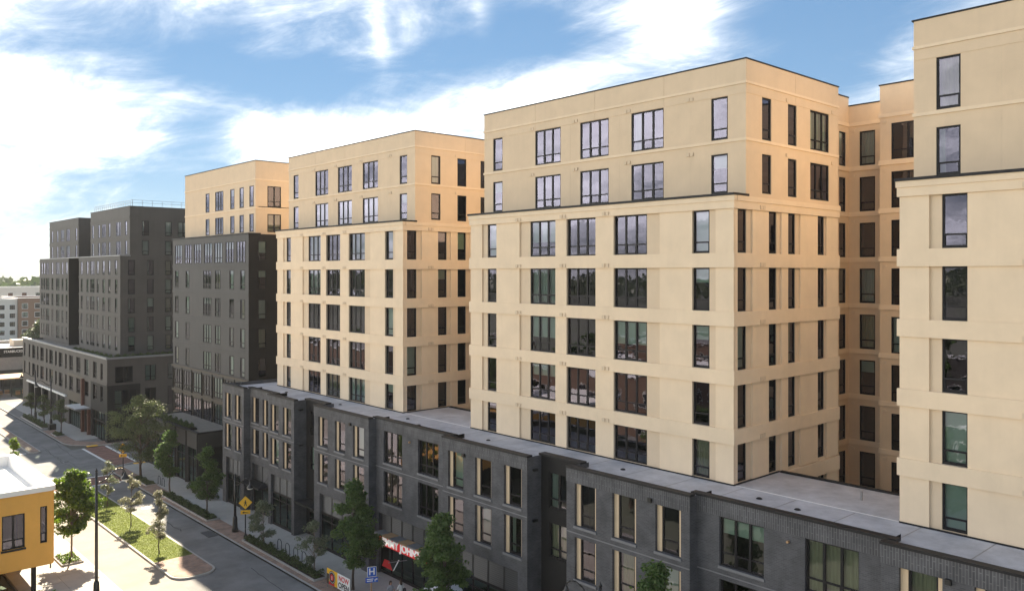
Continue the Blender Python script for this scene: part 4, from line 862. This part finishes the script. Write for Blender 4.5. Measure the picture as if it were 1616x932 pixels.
# ------------------------------------------------------------------ yellow building
def yellow():
    T = thing('corner_building', (9, 72, 0), 'orange yellow two storey building with rounded corner and white parapet roof', 'building')
    F = Fr(1.0, 66.0, 0); E_ = Fr(15.45, 66.35, 90)
    mb = MB().holes(F, 0, 14.1, -20.75, -15.5, 0, [(13.5, 13.95, -19.2, -16.6), (11.15, 12.55, -19.25, -16.85), (6.4, 7.8, -19.25, -16.85)], .2)
    mb.holes(E_, 0, 13.25, -20.75, -15.5, 0, [(1.0, 2.4, -19.2, -16.7), (5.5, 6.9, -19.2, -16.7), (9.4, 10.8, -19.2, -16.7)], .2)
    ar = arc(15.1, 66.35, .35, 270, 360, 8)
    for (xa, ya), (xb, yb) in zip(ar, ar[1:]): mb.quad((xa,ya,GZ-20.75), (xb,yb,GZ-20.75), (xb,yb,GZ-15.5), (xa,ya,GZ-15.5))
    mb.quad((1, 79.6, 0), (15.45, 79.6, 0), (15.45, 79.6, GZ-15.5), (1, 79.6, GZ-15.5)); mb.quad((1, 66, 0), (1, 79.6, 0), (1, 79.6, GZ-15.5), (1, 66, GZ-15.5))
    mb.build('wall', 'yellow_stucco', T)
    outl = lambda o: [(1-o, 66-o)] + arc(15.1, 66.35, .35+o, 270, 360, 8) + [(15.45+o, 79.6+o), (1-o, 79.6+o)]
    pm = MB(); A, B = outl(.1), outl(-.45); n = len(A)
    for i in range(n):
        j = (i+1) % n; z = GZ-15.2
        pm.quad((*A[i], z), (*A[j], z), (*B[j], z), (*B[i], z)); pm.quad((*A[i], z-.35), (*A[j], z-.35), (*A[j], z), (*A[i], z)); pm.quad((*B[j], z-.95), (*B[i], z-.95), (*B[i], z), (*B[j], z))
    pm.build('parapet', 'roof_white', T); MB().prism(outl(-.44), GZ-16.4, GZ-16.1).build('roof', 'roof_white', T)
    MB().prism([(1, 66.02), (15.1, 66.02)] + arc(15.1, 66.35, .33, 270, 360, 8) + [(15.43, 79.5), (1, 79.5)], GZ-20.8, GZ-20.6).build('soffit', 'yellow_stucco', T)
    window(T, F, 13.5, 13.95, -19.2, -16.6, .1, 'N', True, prng, 0)
    for a in (6.4, 11.15): MB().fbox(F, a-.06, a+1.46, -.06, .1, -19.38, -19.251).build('window_sill', 'coping', T)
    for a in (6.4, 11.15): window(T, F, a, a+1.4, -19.25, -16.85, .1, 'D', True, prng, 0)
    for a in (1.0, 5.5, 9.4): window(T, E_, a, a+1.4, -19.2, -16.7, .1, 'D', True, prng, 0)
    MB().box(1.1, 12.2, 68.2, 79.5, 0, GZ-20.75).build('ground_floor', 'panel_black', T); MB().box(2.5, 13.5, 68, 78, GZ-20.7, GZ-16.5).build('inner_core', 'interior', T)
    G = Fr(1.0, 68.15, 0); st = MB()
    for i in range(9): st.fbox(G, .3+i*1.3, .4+i*1.3, 0, .05, -GZ, -20.8)
    w = st.build('storefront', 'frame', T)
    for i in range(8): q = MB(); q.quad(G.p(.4+i*1.3,.03,-GZ+.2), G.p(1.6+i*1.3,.03,-GZ+.2), G.p(1.6+i*1.3,.03,-20.8), G.p(.4+i*1.3,.03,-20.8)); q.build('pane', 'glass_shop', w)
    for x, y in ((14.3, 67.0), (14.6, 73), (14.6, 78.8)): MB().box(x-.14, x+.14, y-.14, y+.14, 0, GZ-20.7).build('column', 'coping', T)
    MB().tube((15.53, 67.6, 1.5), (15.53, 67.6, GZ-15.6), .06, .06, 8).build('downpipe', 'metal_grey', T)
yellow()

# ------------------------------------------------------------------ background buildings
def plain_building(name, x0, x1, y0, y1, h, m, label, rows, cols, ww=1.6, wh=1.7, frames='sign_white', roofm='roof_membrane', side=False, cat='building', group=None):
    T = thing(name, ((x0+x1)/2, (y0+y1)/2, 0), label, cat, group); F = Fr(x0, y0, 0); zt = h-GZ; st = (h-1.4)/rows; rg = random.Random(int(x0*7+y0))
    cw = (x1-x0)/cols; hs = [(i*cw+(cw-ww)/2, i*cw+(cw+ww)/2, -GZ+.9+j*st, -GZ+.9+j*st+wh) for i in range(cols) for j in range(rows)]
    mb = MB().holes(F, 0, x1-x0, -GZ, zt, 0, hs, .15); sh = []
    Sx = Fr(x1, y0, 90); Sl = Fr(x0, y1, -90); nc = max(1, int((y1-y0)/5)); cwy = (y1-y0)/nc
    sh = [(i*cwy+(cwy-ww)/2, i*cwy+(cwy+ww)/2, -GZ+.9+j*st, -GZ+.9+j*st+wh) for i in range(nc) for j in range(rows)] if side else []
    mb.holes(Sx, 0, y1-y0, -GZ, zt, 0, sh, .15); mb.holes(Sl, 0, y1-y0, -GZ, zt, 0, [], .1)
    mb.quad((x0, y1, 0), (x1, y1, 0), (x1, y1, h), (x0, y1, h)); mb.build('wall', m, T)
    for F_, l in ((F, hs), (Sx, sh)):
        for a, b, c, e in l:
            window(T, F_, a, b, c, e, .06, 'D', False, rg, .3)
            MB().fbox(F_, a-.08, b+.08, -.04, .02, e, e+.12).fbox(F_, a-.08, b+.08, -.04, .02, c-.12, c).fbox(F_, a-.1, a, -.04, .02, c, e).fbox(F_, b, b+.1, -.04, .02, c, e).build('trim', frames, T)
    MB().box(x0+.25, x1-.25, y0+.25, y1-.25, h-.6, h-.45).build('roof', roofm, T)
    pm = MB()
    for a in ((x0-.1, x1+.1, y0-.1, y0+.25), (x0-.1, x1+.1, y1-.25, y1+.1), (x0-.1, x0+.25, y0+.25, y1-.25), (x1-.25, x1+.1, y0+.25, y1-.25)): pm.box(*a, h-.002, h+.15)
    pm.build('parapet', frames, T); MB().box(x0+1.5, x1-1.5, y0+1.5, y1-1.5, .1, h-.8).build('inner_core', 'interior', T); return T
plain_building('apartment_house', 28, 59.1, 298, 322, 14.6, 'far_white', 'distant white apartment house joined to the brown one', 5, 11, 1.5, 1.5)
plain_building('apartment_house', 59.2, 84, 297, 322, 15.0, 'far_brown', 'distant brown apartment house with white trimmed windows', 5, 7, 1.5, 1.5)
plain_building('apartment_house', 30, 95, 362, 384, 17.4, 'far_white', 'pale apartment house behind the white and brown ones', 5, 14)
plain_building('low_house', 20, 60, 232, 246, 5.5, 'far_tan', 'low pale roofed building behind the cafe', 1, 8)
# cafe
def cafe():
    T = thing('cafe_building', (40, 200, 0), 'low cafe with dark STARBUCKS fascia and open terrace beyond the charcoal block', 'building'); F = Fr(27, 190, 0)
    hs = [(1+i*3.4, 3.6+i*3.4, -GZ+.4, -GZ+3.2) for i in range(8)]
    MB().holes(F, 0, 30, -GZ, -16.8, 0, hs, .2).fbox(F, 0, 30, 14, 14.2, -GZ, -15).build('wall', 'panel_dark', T)
    for h in hs: window(T, F, h[0], h[1], h[2], h[3], .1, 'Tp', False, prng, 0)
    MB().fbox(F, -.3, 30.3, -.3, .2, -16.5, -15.0).build('fascia', 'panel_black', T); MB().box(27, 57, 190.2, 204, GZ-15.4, GZ-15.2).build('roof', 'roof_membrane', T)
    MB().fbox(F, 2, 8, 3, 7, -15.2, -13.6).fbox(F, 11, 15, 5, 9, -15.2, -13.9).build('roof_unit', 'far_tan', T)
    put_text('lettering', 'STARBUCKS', .62, 'sign_white', F, 9.9, -.34, -15.75, T, extrude=.03, bold=.012)
    MB().box(28, 57, 191.5, 203, .1, GZ-17).build('inner_core', 'interior', T); MB().fbox(F, 0, 30, -.1, -.001, -19.4, -16.9).build('wall_band', 'metal_grey', T)
    P = thing('cafe_pergola', (33, 180, 0), 'open flat roofed terrace pergola in front of the cafe', 'pergola')
    MB().box(26.5, 38, 176, 184, 3.35, 3.55).build('roof', 'awning_tan', P)
    for x in (26.8, 30.4, 34, 37.7):
        for y in (176.3, 183.7): MB().box(x-.1, x+.1, y-.1, y+.1, 0, 3.35).build('post', 'black_metal', P)
    for y in (176.3, 183.7): MB().box(26.8, 37.7, y-.05, y+.05, .95, 1.03).build('rail', 'black_metal', P)
    for i in range(8): MB().box(27.2+i*1.35, 27.9+i*1.35, 179+(i % 3)*1.2, 179.7+(i % 3)*1.2, 0, .75).build('terrace_table', 'awning_tan', P)
cafe()
# the other side of the street, outside the picture but mirrored in the facade glass
for i, (x0, x1, y0, y1, h, m, r) in enumerate(((-36, -12, 70, 96, 8.5, 'far_brown', 2), (-48, -16, 20, 60, 7, 'panel_brown', 2), (-70, -46, 66, 110, 10, 'far_brown', 3), (-40, -4, 124, 160, 9, 'far_brown', 2), (-100, -62, 10, 52, 9, 'panel_brown', 2))):
    plain_building('low_building', x0, x1, y0, y1, h, m, ('two storey brown building across the street', 'dark low building across the street from the largest tower', 'three storey brown building in the block across the street', 'brown building past the side street across the road', 'dark building behind the others across the street')[i], r, 6, side=True, roofm='roof_white' if i == 0 else 'asphalt')
base = tree('broad_tree', -8, 112, 11, 4.2, 1.8, 'round', 'leaf_maple', 'broad tree across the street from the towers', 'trees across the street', 120, 60, 1.0, .26, 60, z0=0, tr=.2)
for i, (x, y) in enumerate(((-6, 62), (-9, 46), (-4, 34), (-40, 64), (-54, 58), (-20, 116), (-44, 116), (-8, 100), (6, 52), (7, 38), (8, 26), (-80, 60), (-75, 120), (-60, 128), (-95, 90), (-30, 176), (-60, 170), (-6, 170))):
    c = copy_tree(base); c.location = (x, y, 0); c.rotation_euler.z = i*1.3; c.scale = (1, 1, .8+.05*(i % 6))

# ------------------------------------------------------------------ street furniture
def lamp(x, y, dirv, label, h=9.0, group='black gooseneck street lamps'):
    T = thing('street_lamp', (x, y, .13), label, 'street lamp', group); z = .13
    MB().lathe(x, y, [(.28, z), (.28, z+.25), (.22, z+.4), (.19, z+1.25), (.13, z+1.4)]).build('base', 'black_metal', T, True)
    MB().tube((x, y, z+1.2), (x, y, z+h), .12, .085, 10).build('pole', 'black_metal', T, True); MB().lathe(x, y, [(.05, z+h), (.1, z+h+.06), (.06, z+h+.16), (.0, z+h+.3)]).build('finial', 'black_metal', T, True)
    dx_, dy_ = dirv; pts = [(x+dx_*s, y+dy_*s, z+h+q) for s, q in ((0, -.75), (.35, -.72), (.7, -.55), (1.0, -.2), (1.35, .02), (1.65, .0), (1.85, -.15), (1.9, -.3))]
    MB().path(pts, .05, .04, 8).build('arm', 'black_metal', T, True); ex, ey = x+dx_*1.9, y+dy_*1.9; zt = z+h-.3
    hd = MB().lathe(ex, ey, [(.04, zt+.02), (.07, zt-.05), (.12, zt-.2), (.30, zt-.42), (.31, zt-.47)]).build('lamp_head', 'black_metal', T, True); MB().lathe(ex, ey, [(.27, zt-.46), (.22, zt-.58), (.0, zt-.64)]).build('lens', 'lamp_lens', hd, True)
    MB().tube((x, y, z+h-1.9), (x+dx_*.95, y+dy_*.95, z+h-1.75), .022, .022, 6).build('banner_arm', 'black_metal', T)
    return T
lamp(17.25, 62.55, (1, 0), 'black gooseneck street lamp beside the yellow building', 9.0)
lamp(30.3, 27.1, (-.25, .97), 'black gooseneck street lamp beside the maple before the podium slot', 7.6)
lamp(31.2, 145, (-1, 0), 'black gooseneck street lamp before the charcoal arcade', 7.6)
lamp(31.3, 136, (-1, 0), 'black gooseneck street lamp between the trees before the charcoal arcade', 7.2)
lamp(31.0, 71.0, (.3, -.95), 'black gooseneck street lamp beside the awning of the brick podium', 4.9)
lamp(28, 158, (-1, 0), 'tall black street lamp by the far sunlit crossing', 9)

def ped_sign(x, y, label, ang):
    T = thing('crossing_sign', (x, y, .13), label, 'traffic sign', 'yellow pedestrian crossing signs'); F = Fr(x, y, ang)
    MB().lathe(x, y, [(.16, .13), (.16, .5), (.09, .62), (.07, .7)], 12).build('base', 'black_metal', T, True); MB().tube((x, y, .6), (x, y, 3.75), .055, .05, 8).build('post', 'black_metal', T, True)
    def plate(pts, d0, d1, nm, m):
        mb = MB(); k = len(pts); mb.v = [F.p(u, d0, z-GZ) for u, z in pts] + [F.p(u, d1, z-GZ) for u, z in pts]
        mb.f = [tuple(range(k)), tuple(range(2*k-1, k-1, -1))] + [(i, k+i, k+(i+1) % k, (i+1) % k) for i in range(k)]; return mb.build(nm, m, T)
    s = .60; cz = 3.35; dia = lambda q: [(0, cz-q), (q, cz), (0, cz+q), (-q, cz)]
    plate(dia(s), -.075, -.055, 'plate', 'sign_black'); plate(dia(s-.035), -.082, -.076, 'plate_face', 'sign_yellow')
    Q = lambda l: [(a*.012, cz+b*.012) for a, b in l]
    for l in ([(-4,8),(4,8),(5,-6),(-4,-6)], [(-4,-5),(2,-5),(-6,-24),(-11,-24)], [(0,-5),(5,-6),(8,-15),(11,-25),(7,-26),(3,-15)], [(3,8),(5,6),(12,-2),(10,-4)], [(-3,8),(-5,6),(-10,0),(-12,-4),(-9,-5)]): plate(Q(l), -.088, -.083, 'symbol', 'sign_black')
    plate([(math.cos(t)*.055, cz+.155+math.sin(t)*.055) for t in [i*6.283/12 for i in range(12)]], -.088, -.083, 'symbol', 'sign_black')
    plate([(-.40, 2.36), (.40, 2.36), (.40, 2.70), (-.40, 2.70)], -.075, -.055, 'arrow_plate', 'sign_yellow'); plate([(-.28, 2.5), (-.1, 2.62), (-.1, 2.55), (.25, 2.48), (.25, 2.44), (-.1, 2.49), (-.1, 2.42)], -.082, -.076, 'symbol', 'sign_black')
ped_sign(30.7, 68.2, 'yellow diamond walking person sign on black post beside the podium shrub bed', -28)
ped_sign(29.98, 98.6, 'yellow crossing sign on black post under the willow oak', -28)

H = thing('hospital_sign', (30.3, 47.6, .13), 'blue H hospital sign with direction plate on a post in front of the sandwich shop', 'traffic sign'); HF = Fr(30.3, 47.6, -25)
MB().tube((30.3, 47.66, .13), (30.3, 47.66, 3.35), .05, .05, 8).build('post', 'awning_tan', H)
MB().fbox(HF, -.31, .31, -.03, 0, -20.42, -19.75).build('plate_border', 'sign_white', H); MB().fbox(HF, -.285, .285, -.036, -.031, -20.395, -19.775).build('plate', 'sign_blue', H)
put_text('lettering', 'H', .60, 'sign_white', HF, 0, -.04, -20.085, H, extrude=.003, bold=.015)
MB().fbox(HF, -.42, .42, -.03, 0, -20.80, -20.46).build('arrow_plate', 'sign_blue', H); MB().fbox(HF, -.33, .10, -.036, -.031, -20.60, -20.54).fbox(HF, -.33, .06, -.036, -.031, -20.72, -20.66).build('lettering', 'sign_white', H)
MB().fbox(HF, .19, .235, -.036, -.031, -20.74, -20.58).fbox(HF, .235, .32, -.036, -.031, -20.625, -20.58).build('arrow', 'sign_white', H)
MB().box8([HF.p(.31,-.036,-20.68), HF.p(.385,-.036,-20.60), HF.p(.385,-.031,-20.60), HF.p(.31,-.031,-20.68), HF.p(.31,-.036,-20.52), HF.p(.386,-.036,-20.60), HF.p(.386,-.031,-20.60), HF.p(.31,-.031,-20.52)]).build('arrow_head', 'sign_white', H)

BN = thing('banner', (30.5, 52.3, .13), 'yellow, white and black NOW OPEN banner standing by the kerb', 'banner'); BF = Fr(30.5, 53.93, -90)
for u in (.0, 3.2): MB().tube(BF.p(u, .05, -GZ+.1), BF.p(u, .05, -21.45), .03, .03, 6).build('stake', 'metal_grey', BN)
MB().fbox(BF, .0, 1.5, -.01, .01, -22.62, -21.52).build('logo_panel', 'sign_yellow', BN); MB().fbox(BF, 1.5, 3.2, -.01, .01, -22.62, -21.52).build('text_panel', 'sign_white', BN)
put_text('lettering', 'NOW', .52, 'sign_red', BF, 2.35, -.014, -21.83, BN, extrude=.003, bold=.012); put_text('lettering', 'OPEN', .56, 'sign_black', BF, 2.35, -.014, -22.33, BN, extrude=.003, bold=.014)
def disc(F, u, z, r, d, nm, m, T, n=20):
    mb = MB(); mb.v = [F.p(u+r*math.cos(i*6.283/n), d, z+r*math.sin(i*6.283/n)) for i in range(n)]; mb.f = [tuple(range(n))]; return mb.build(nm, m, T)
MB().fbox(BF, 0, .3, -.014, -.0105, -22.62, -21.9).build('logo_corner', 'panel_bronze', BN); MB().fbox(BF, .2, 1.1, -.013, -.0102, -22.62, -22.42).build('logo_corner', 'sign_red', BN)
for i, (r, m) in enumerate(((.46, 'sign_black'), (.40, 'sign_white'), (.37, 'sign_black'), (.24, 'sign_red'))): disc(BF, .75, -22.05, r, -.016-.004*i, 'logo_ring', m, BN)
put_text('lettering', 'JJ', .3, 'sign_white', BF, .75, -.034, -22.05, BN, extrude=.002)

FL = thing('feather_flag', (33.4, 49.8, .13), 'small red, black and white flag hanging by the sandwich shop entrance', 'flag'); LF = Fr(33.6, 50.6, -60)
MB().tube(LF.p(0, 0, -21.05), LF.p(1.5, 0, -20.70), .02, .02, 6).build('pole', 'metal_grey', FL)
def tri(F, pts, m, nm, T): mb = MB(); k = len(pts); mb.v = [F.p(u, -.004, z) for u, z in pts]+[F.p(u, .004, z) for u, z in pts]; mb.f = [tuple(range(k)), tuple(range(2*k-1, k-1, -1))]+[(i, k+i, k+(i+1) % k, (i+1) % k) for i in range(k)]; mb.build(nm, m, T)
tri(LF, [(-.5,-21.30), (.35,-21.60), (.1,-20.90), (-.3,-20.80)], 'sign_red', 'cloth', FL); tri(LF, [(.1,-20.90), (.35,-21.60), (.8,-20.75), (.75,-20.67)], 'sign_black', 'cloth', FL); tri(LF, [(.36,-21.62), (.47,-21.55), (.9,-20.75), (.81,-20.75)], 'sign_white', 'cloth', FL)

def bike_rack(x, y, label):
    T = thing('bike_rack', (x, y, .13), label, 'bike rack', 'black hoop bike racks')
    MB().path([(x-.02, y-.35, .13), (x-.02, y-.35, .7)] + [(x-.02, y-.35*math.cos(t), .7+.3*math.sin(t)) for t in [i*math.pi/8 for i in range(1, 8)]] + [(x-.02, y+.35, .7), (x-.02, y+.35, .13)], .03, .03, 7).build('hoop', 'black_metal', T, True)
    for s in (-.35, .35): MB().box(x-.1, x+.06, y+s-.08, y+s+.08, .12, .145).build('foot_plate', 'black_metal', T)
for i, y in enumerate((63.9, 62.5, 61.1, 59.7, 58.4)): bike_rack(31.75, y, ('first', 'second', 'third', 'fourth', 'last')[i]+' black hoop rack, counted from the pedestrian sign, behind the shrub bed')
bike_rack(31.9, 92.6, 'black hoop bike rack between the willow oak and the pointed maple'); bike_rack(31.9, 91.4, 'black hoop bike rack closest to the pointed maple by the low shop')
bx_ = thing('planter_box', (31.2, 135.2, .13), 'square black planter at the kerb before the charcoal arcade', 'planter'); MB().box(30.8, 31.7, 134.7, 135.7, .13, .95).build('pot', 'black_metal', bx_)
bn = thing('litter_bin', (33.7, 86.8, .13), 'black litter bin at the corner of the low black shop', 'bin'); MB().lathe(33.7, 86.8, [(.25, .13), (.3, .9), (.32, .95)], 14).build('drum', 'black_metal', bn, True); MB().lathe(33.7, 86.8, [(.33, .95), (.3, 1.05), (.12, 1.15)], 14).build('lid', 'panel_dark', bn, True)
um = thing('patio_umbrella', (33.2, 43.6, .13), 'white patio umbrella over the pavement beside the pointed maple', 'umbrella')
MB().tube((33.2, 43.6, .13), (33.2, 43.6, 2.75), .025, .025, 8).build('pole', 'metal_grey', um); MB().lathe(33.2, 43.6, [(.3, .13), (.3, .2), (.05, .22)], 12).build('base', 'black_metal', um)
cp = MB(); c0 = (33.2, 43.6, 2.75)
for i in range(8):
    a0, a1 = i*math.pi/4, (i+1)*math.pi/4; p0 = (33.2+1.35*math.cos(a0), 43.6+1.35*math.sin(a0), 2.2); p1 = (33.2+1.35*math.cos(a1), 43.6+1.35*math.sin(a1), 2.2); k = len(cp.v)
    cp.v += [c0, p0, p1, (p0[0], p0[1], 2.05), (p1[0], p1[1], 2.05)]; cp.f += [(k, k+1, k+2), (k+1, k+3, k+4, k+2)]
cp.build('canopy', 'cloth_white', um)

# ------------------------------------------------------------------ two people walking past the shop
def person(x, y, face, label, top, bottom, hair_long, bag):
    T = thing('person', (x, y, .135), label, 'person'); T.rotation_euler.z = R(face)
    J = {'pel': (0,0,.95,.13), 'waist': (0,0,1.08,.115), 'chest': (0,.01,1.32,.135), 'neck': (0,.0,1.47,.05), 'head0': (0,.015,1.55,.07), 'head1': (0,.02,1.66,.088), 'top': (0,.0,1.73,.05),
         'nose': (0,.095,1.61,.018)}
    Ed = [('pel','waist'), ('waist','chest'), ('chest','neck'), ('neck','head0'), ('head0','head1'), ('head1','top'), ('head0','nose')]
    for s, n_ in ((-1, 'l'), (1, 'r')):
        st = .16*s
        J.update({n_+'hip': (.09*s,0,.88,.10), n_+'knee': (.10*s,st*.6+.05,.5,.062), n_+'ank': (.10*s,st-.03,.09,.042), n_+'toe': (.11*s,st+.14,.04,.035),
                  n_+'sh': (.18*s,0,1.40,.058), n_+'elb': (.24*s,-st*.5,1.13,.042), n_+'wr': (.24*s,-st*.5+.12,.92,.028), n_+'palm': (.235*s,-st*.5+.15,.86,.032)})
        Ed += [('pel', n_+'hip'), (n_+'hip', n_+'knee'), (n_+'knee', n_+'ank'), (n_+'ank', n_+'toe'), ('chest', n_+'sh'), (n_+'sh', n_+'elb'), (n_+'elb', n_+'wr'), (n_+'wr', n_+'palm')]
        for f in range(5):
            o = (f-2)*.014; fl = (.05, .075, .08, .075, .06)[f]; J[n_+'f%d' % f] = (.235*s+(.03*-s if f == 0 else 0), -st*.5+.16+o+(.02 if f == 0 else 0), .85-fl, .008); Ed.append((n_+'palm', n_+'f%d' % f))
    ks = list(J); me = bpy.data.meshes.new('body'); me.from_pydata([J[k][:3] for k in ks], [(ks.index(a), ks.index(b)) for a, b in Ed], [])
    b = bpy.data.objects.new('body', me); COL.objects.link(b); b.parent = T
    md_ = b.modifiers.new('skin', 'SKIN'); sk = me.skin_vertices[0].data
    for i, k in enumerate(ks): sk[i].radius = (J[k][3],)*2; sk[i].use_root = (i == 0)
    b.modifiers.new('sub', 'SUBSURF').levels = 1; b.modifiers['sub'].render_levels = 1; me.materials.append(MAT['skin'])
    def loft(nm, m, rings):
        mb = MB(); n = 14
        for cx, cy, z, rx_, ry_ in rings:
            for i in range(n): t = i*6.283/n; mb.v.append((cx+rx_*math.cos(t), cy+ry_*math.sin(t), z))
        for q in range(len(rings)-1):
            for i in range(n): j = (i+1) % n; mb.f.append((q*n+i, q*n+j, (q+1)*n+j, (q+1)*n+i))
        inst(nm, mb.mesh(nm, m), T, (0,0,0))
    loft('shirt', top, [(0,0,.90,.175,.14), (0,0,1.08,.15,.125), (0,.01,1.30,.185,.15), (0,0,1.42,.19,.11), (0,0,1.475,.075,.07)])
    for s in (-1, 1): loft('sleeve', top, [(.17*s,0,1.43,.05,.075), (.215*s,-.03*s,1.27,.06,.062), (.235*s,-.06*s,1.17,.056,.058)])
    for s in (-1, 1): loft('trouser_leg', bottom, [(.085*s,0,.98,.11,.13), (.095*s,.03*s+.01,.72,.095,.10), (.10*s,.1*s+.04,.5,.078,.08), (.10*s,.13*s+.01,.3,.07,.075), (.10*s,.16*s-.02,.12,.06,.065)])
    loft('hair', 'hair', [(0,-.07,1.34 if hair_long else 1.52,.08,.03), (0,-.05,1.5,.10,.06), (0,-.025,1.62,.102,.095), (0,-.01,1.70,.096,.10), (0,-.005,1.76,.05,.06), (0,-.005,1.775,.005,.005)])
    if bag: loft('bag', 'cloth_dark', [(.24,-.1,.85,.05,.10), (.26,-.1,.95,.08,.16), (.26,-.1,1.15,.07,.14), (.24,-.06,1.2,.03,.06)]); loft('bag_strap', 'cloth_dark', [(.24,-.08,1.19,.012,.012), (.16,-.02,1.44,.012,.012), (.13,0.0,1.47,.012,.012)])
    return T
person(32.6, 47.55, 10, 'person with long dark hair, white top and black shoulder bag on the pavement', 'cloth_white', 'cloth_grey', True, True)
person(32.0, 47.9, 190, 'person in pale shirt walking behind the blue hospital sign', 'cloth_grey', 'cloth_white', False, False)

# ------------------------------------------------------------------ car waiting at the far side of the crossing
def car(x, y, label):
    T = thing('car', (x, y, 0), label, 'car')
    prof = [(-2.2,.35), (-2.25,.75), (-2.1,.95), (-1.6,1.0), (-1.2,1.42), (.7,1.45), (1.3,.98), (2.05,.85), (2.2,.6), (2.15,.32)]
    mb = MB(); n = len(prof)
    for w, ins in ((-.88, 0), (-.8, .0), (.8, 0), (.88, 0)):
        for q, z in prof: mb.v.append((x+(w*(.84 if z > 1.1 else 1.0)), y+q*(1 if abs(w) < .85 else .985), z if abs(w) < .85 else max(.36, z-.05)))
    for k in range(3):
        for i in range(n): j = (i+1) % n; mb.f.append((k*n+i, k*n+j, (k+1)*n+j, (k+1)*n+i))
    mb.f += [tuple(range(n)), tuple(range(4*n-1, 3*n-1, -1))]; mb.build('body', 'car_paint', T)
    q = MB(); q.quad((x-.62,y-1.67,1.06), (x+.62,y-1.67,1.06), (x+.58,y-1.29,1.38), (x-.58,y-1.29,1.38)); q.build('rear_window', 'glass', T)
    q = MB(); q.quad((x+.62,y+1.28,1.05), (x-.62,y+1.28,1.05), (x-.58,y+.84,1.39), (x+.58,y+.84,1.39)); q.build('windscreen', 'glass', T)
    for s in (-1, 1):
        q = MB(); q.box(x+s*.79-.02, x+s*.79+.02, y-1.1, y+.65, 1.05, 1.36); q.build('side_window', 'frame', T)
        MB().box(x+s*.68-.14, x+s*.68+.14, y-2.28, y-2.1, .68, .86).build('tail_light', 'tail_red', T); MB().box(x+s*.66-.14, x+s*.66+.14, y+2.05, y+2.2, .62, .76).build('headlight', 'lamp_lens', T)
        for yy in (-1.35, 1.35):
            w = MB().tube((x+s*.72, y+yy, .32), (x+s*.92, y+yy, .32), .32, .32, 18).build('wheel', 'rubber', T); MB().tube((x+s*.90, y+yy, .32), (x+s*.935, y+yy, .32), .2, .19, 14).build('rim', 'metal_grey', w)
    MB().box(x-.3, x+.3, y-2.29, y-2.2, .45, .58).build('number_plate', 'sign_white', T)
car(20.9, 125.2, 'black car waiting at the stop line before the far median')

# ------------------------------------------------------------------ the air
hz = MB().box(-800, 800, -800, 800, -1.6, 44.0); hm = bpy.data.materials.new('haze'); hm.use_nodes = True; hm.node_tree.nodes.clear()
ho_ = N(hm.node_tree, 'ShaderNodeOutputMaterial'); pv = N(hm.node_tree, 'ShaderNodeVolumePrincipled'); pv.inputs['Color'].default_value = (.93, .96, 1.0, 1); pv.inputs['Density'].default_value = HAZE; pv.inputs['Anisotropy'].default_value = .1
hm.node_tree.links.new(pv.outputs[0], ho_.inputs['Volume']); MAT['haze'] = hm
hz.build('haze', 'haze', kind='stuff')
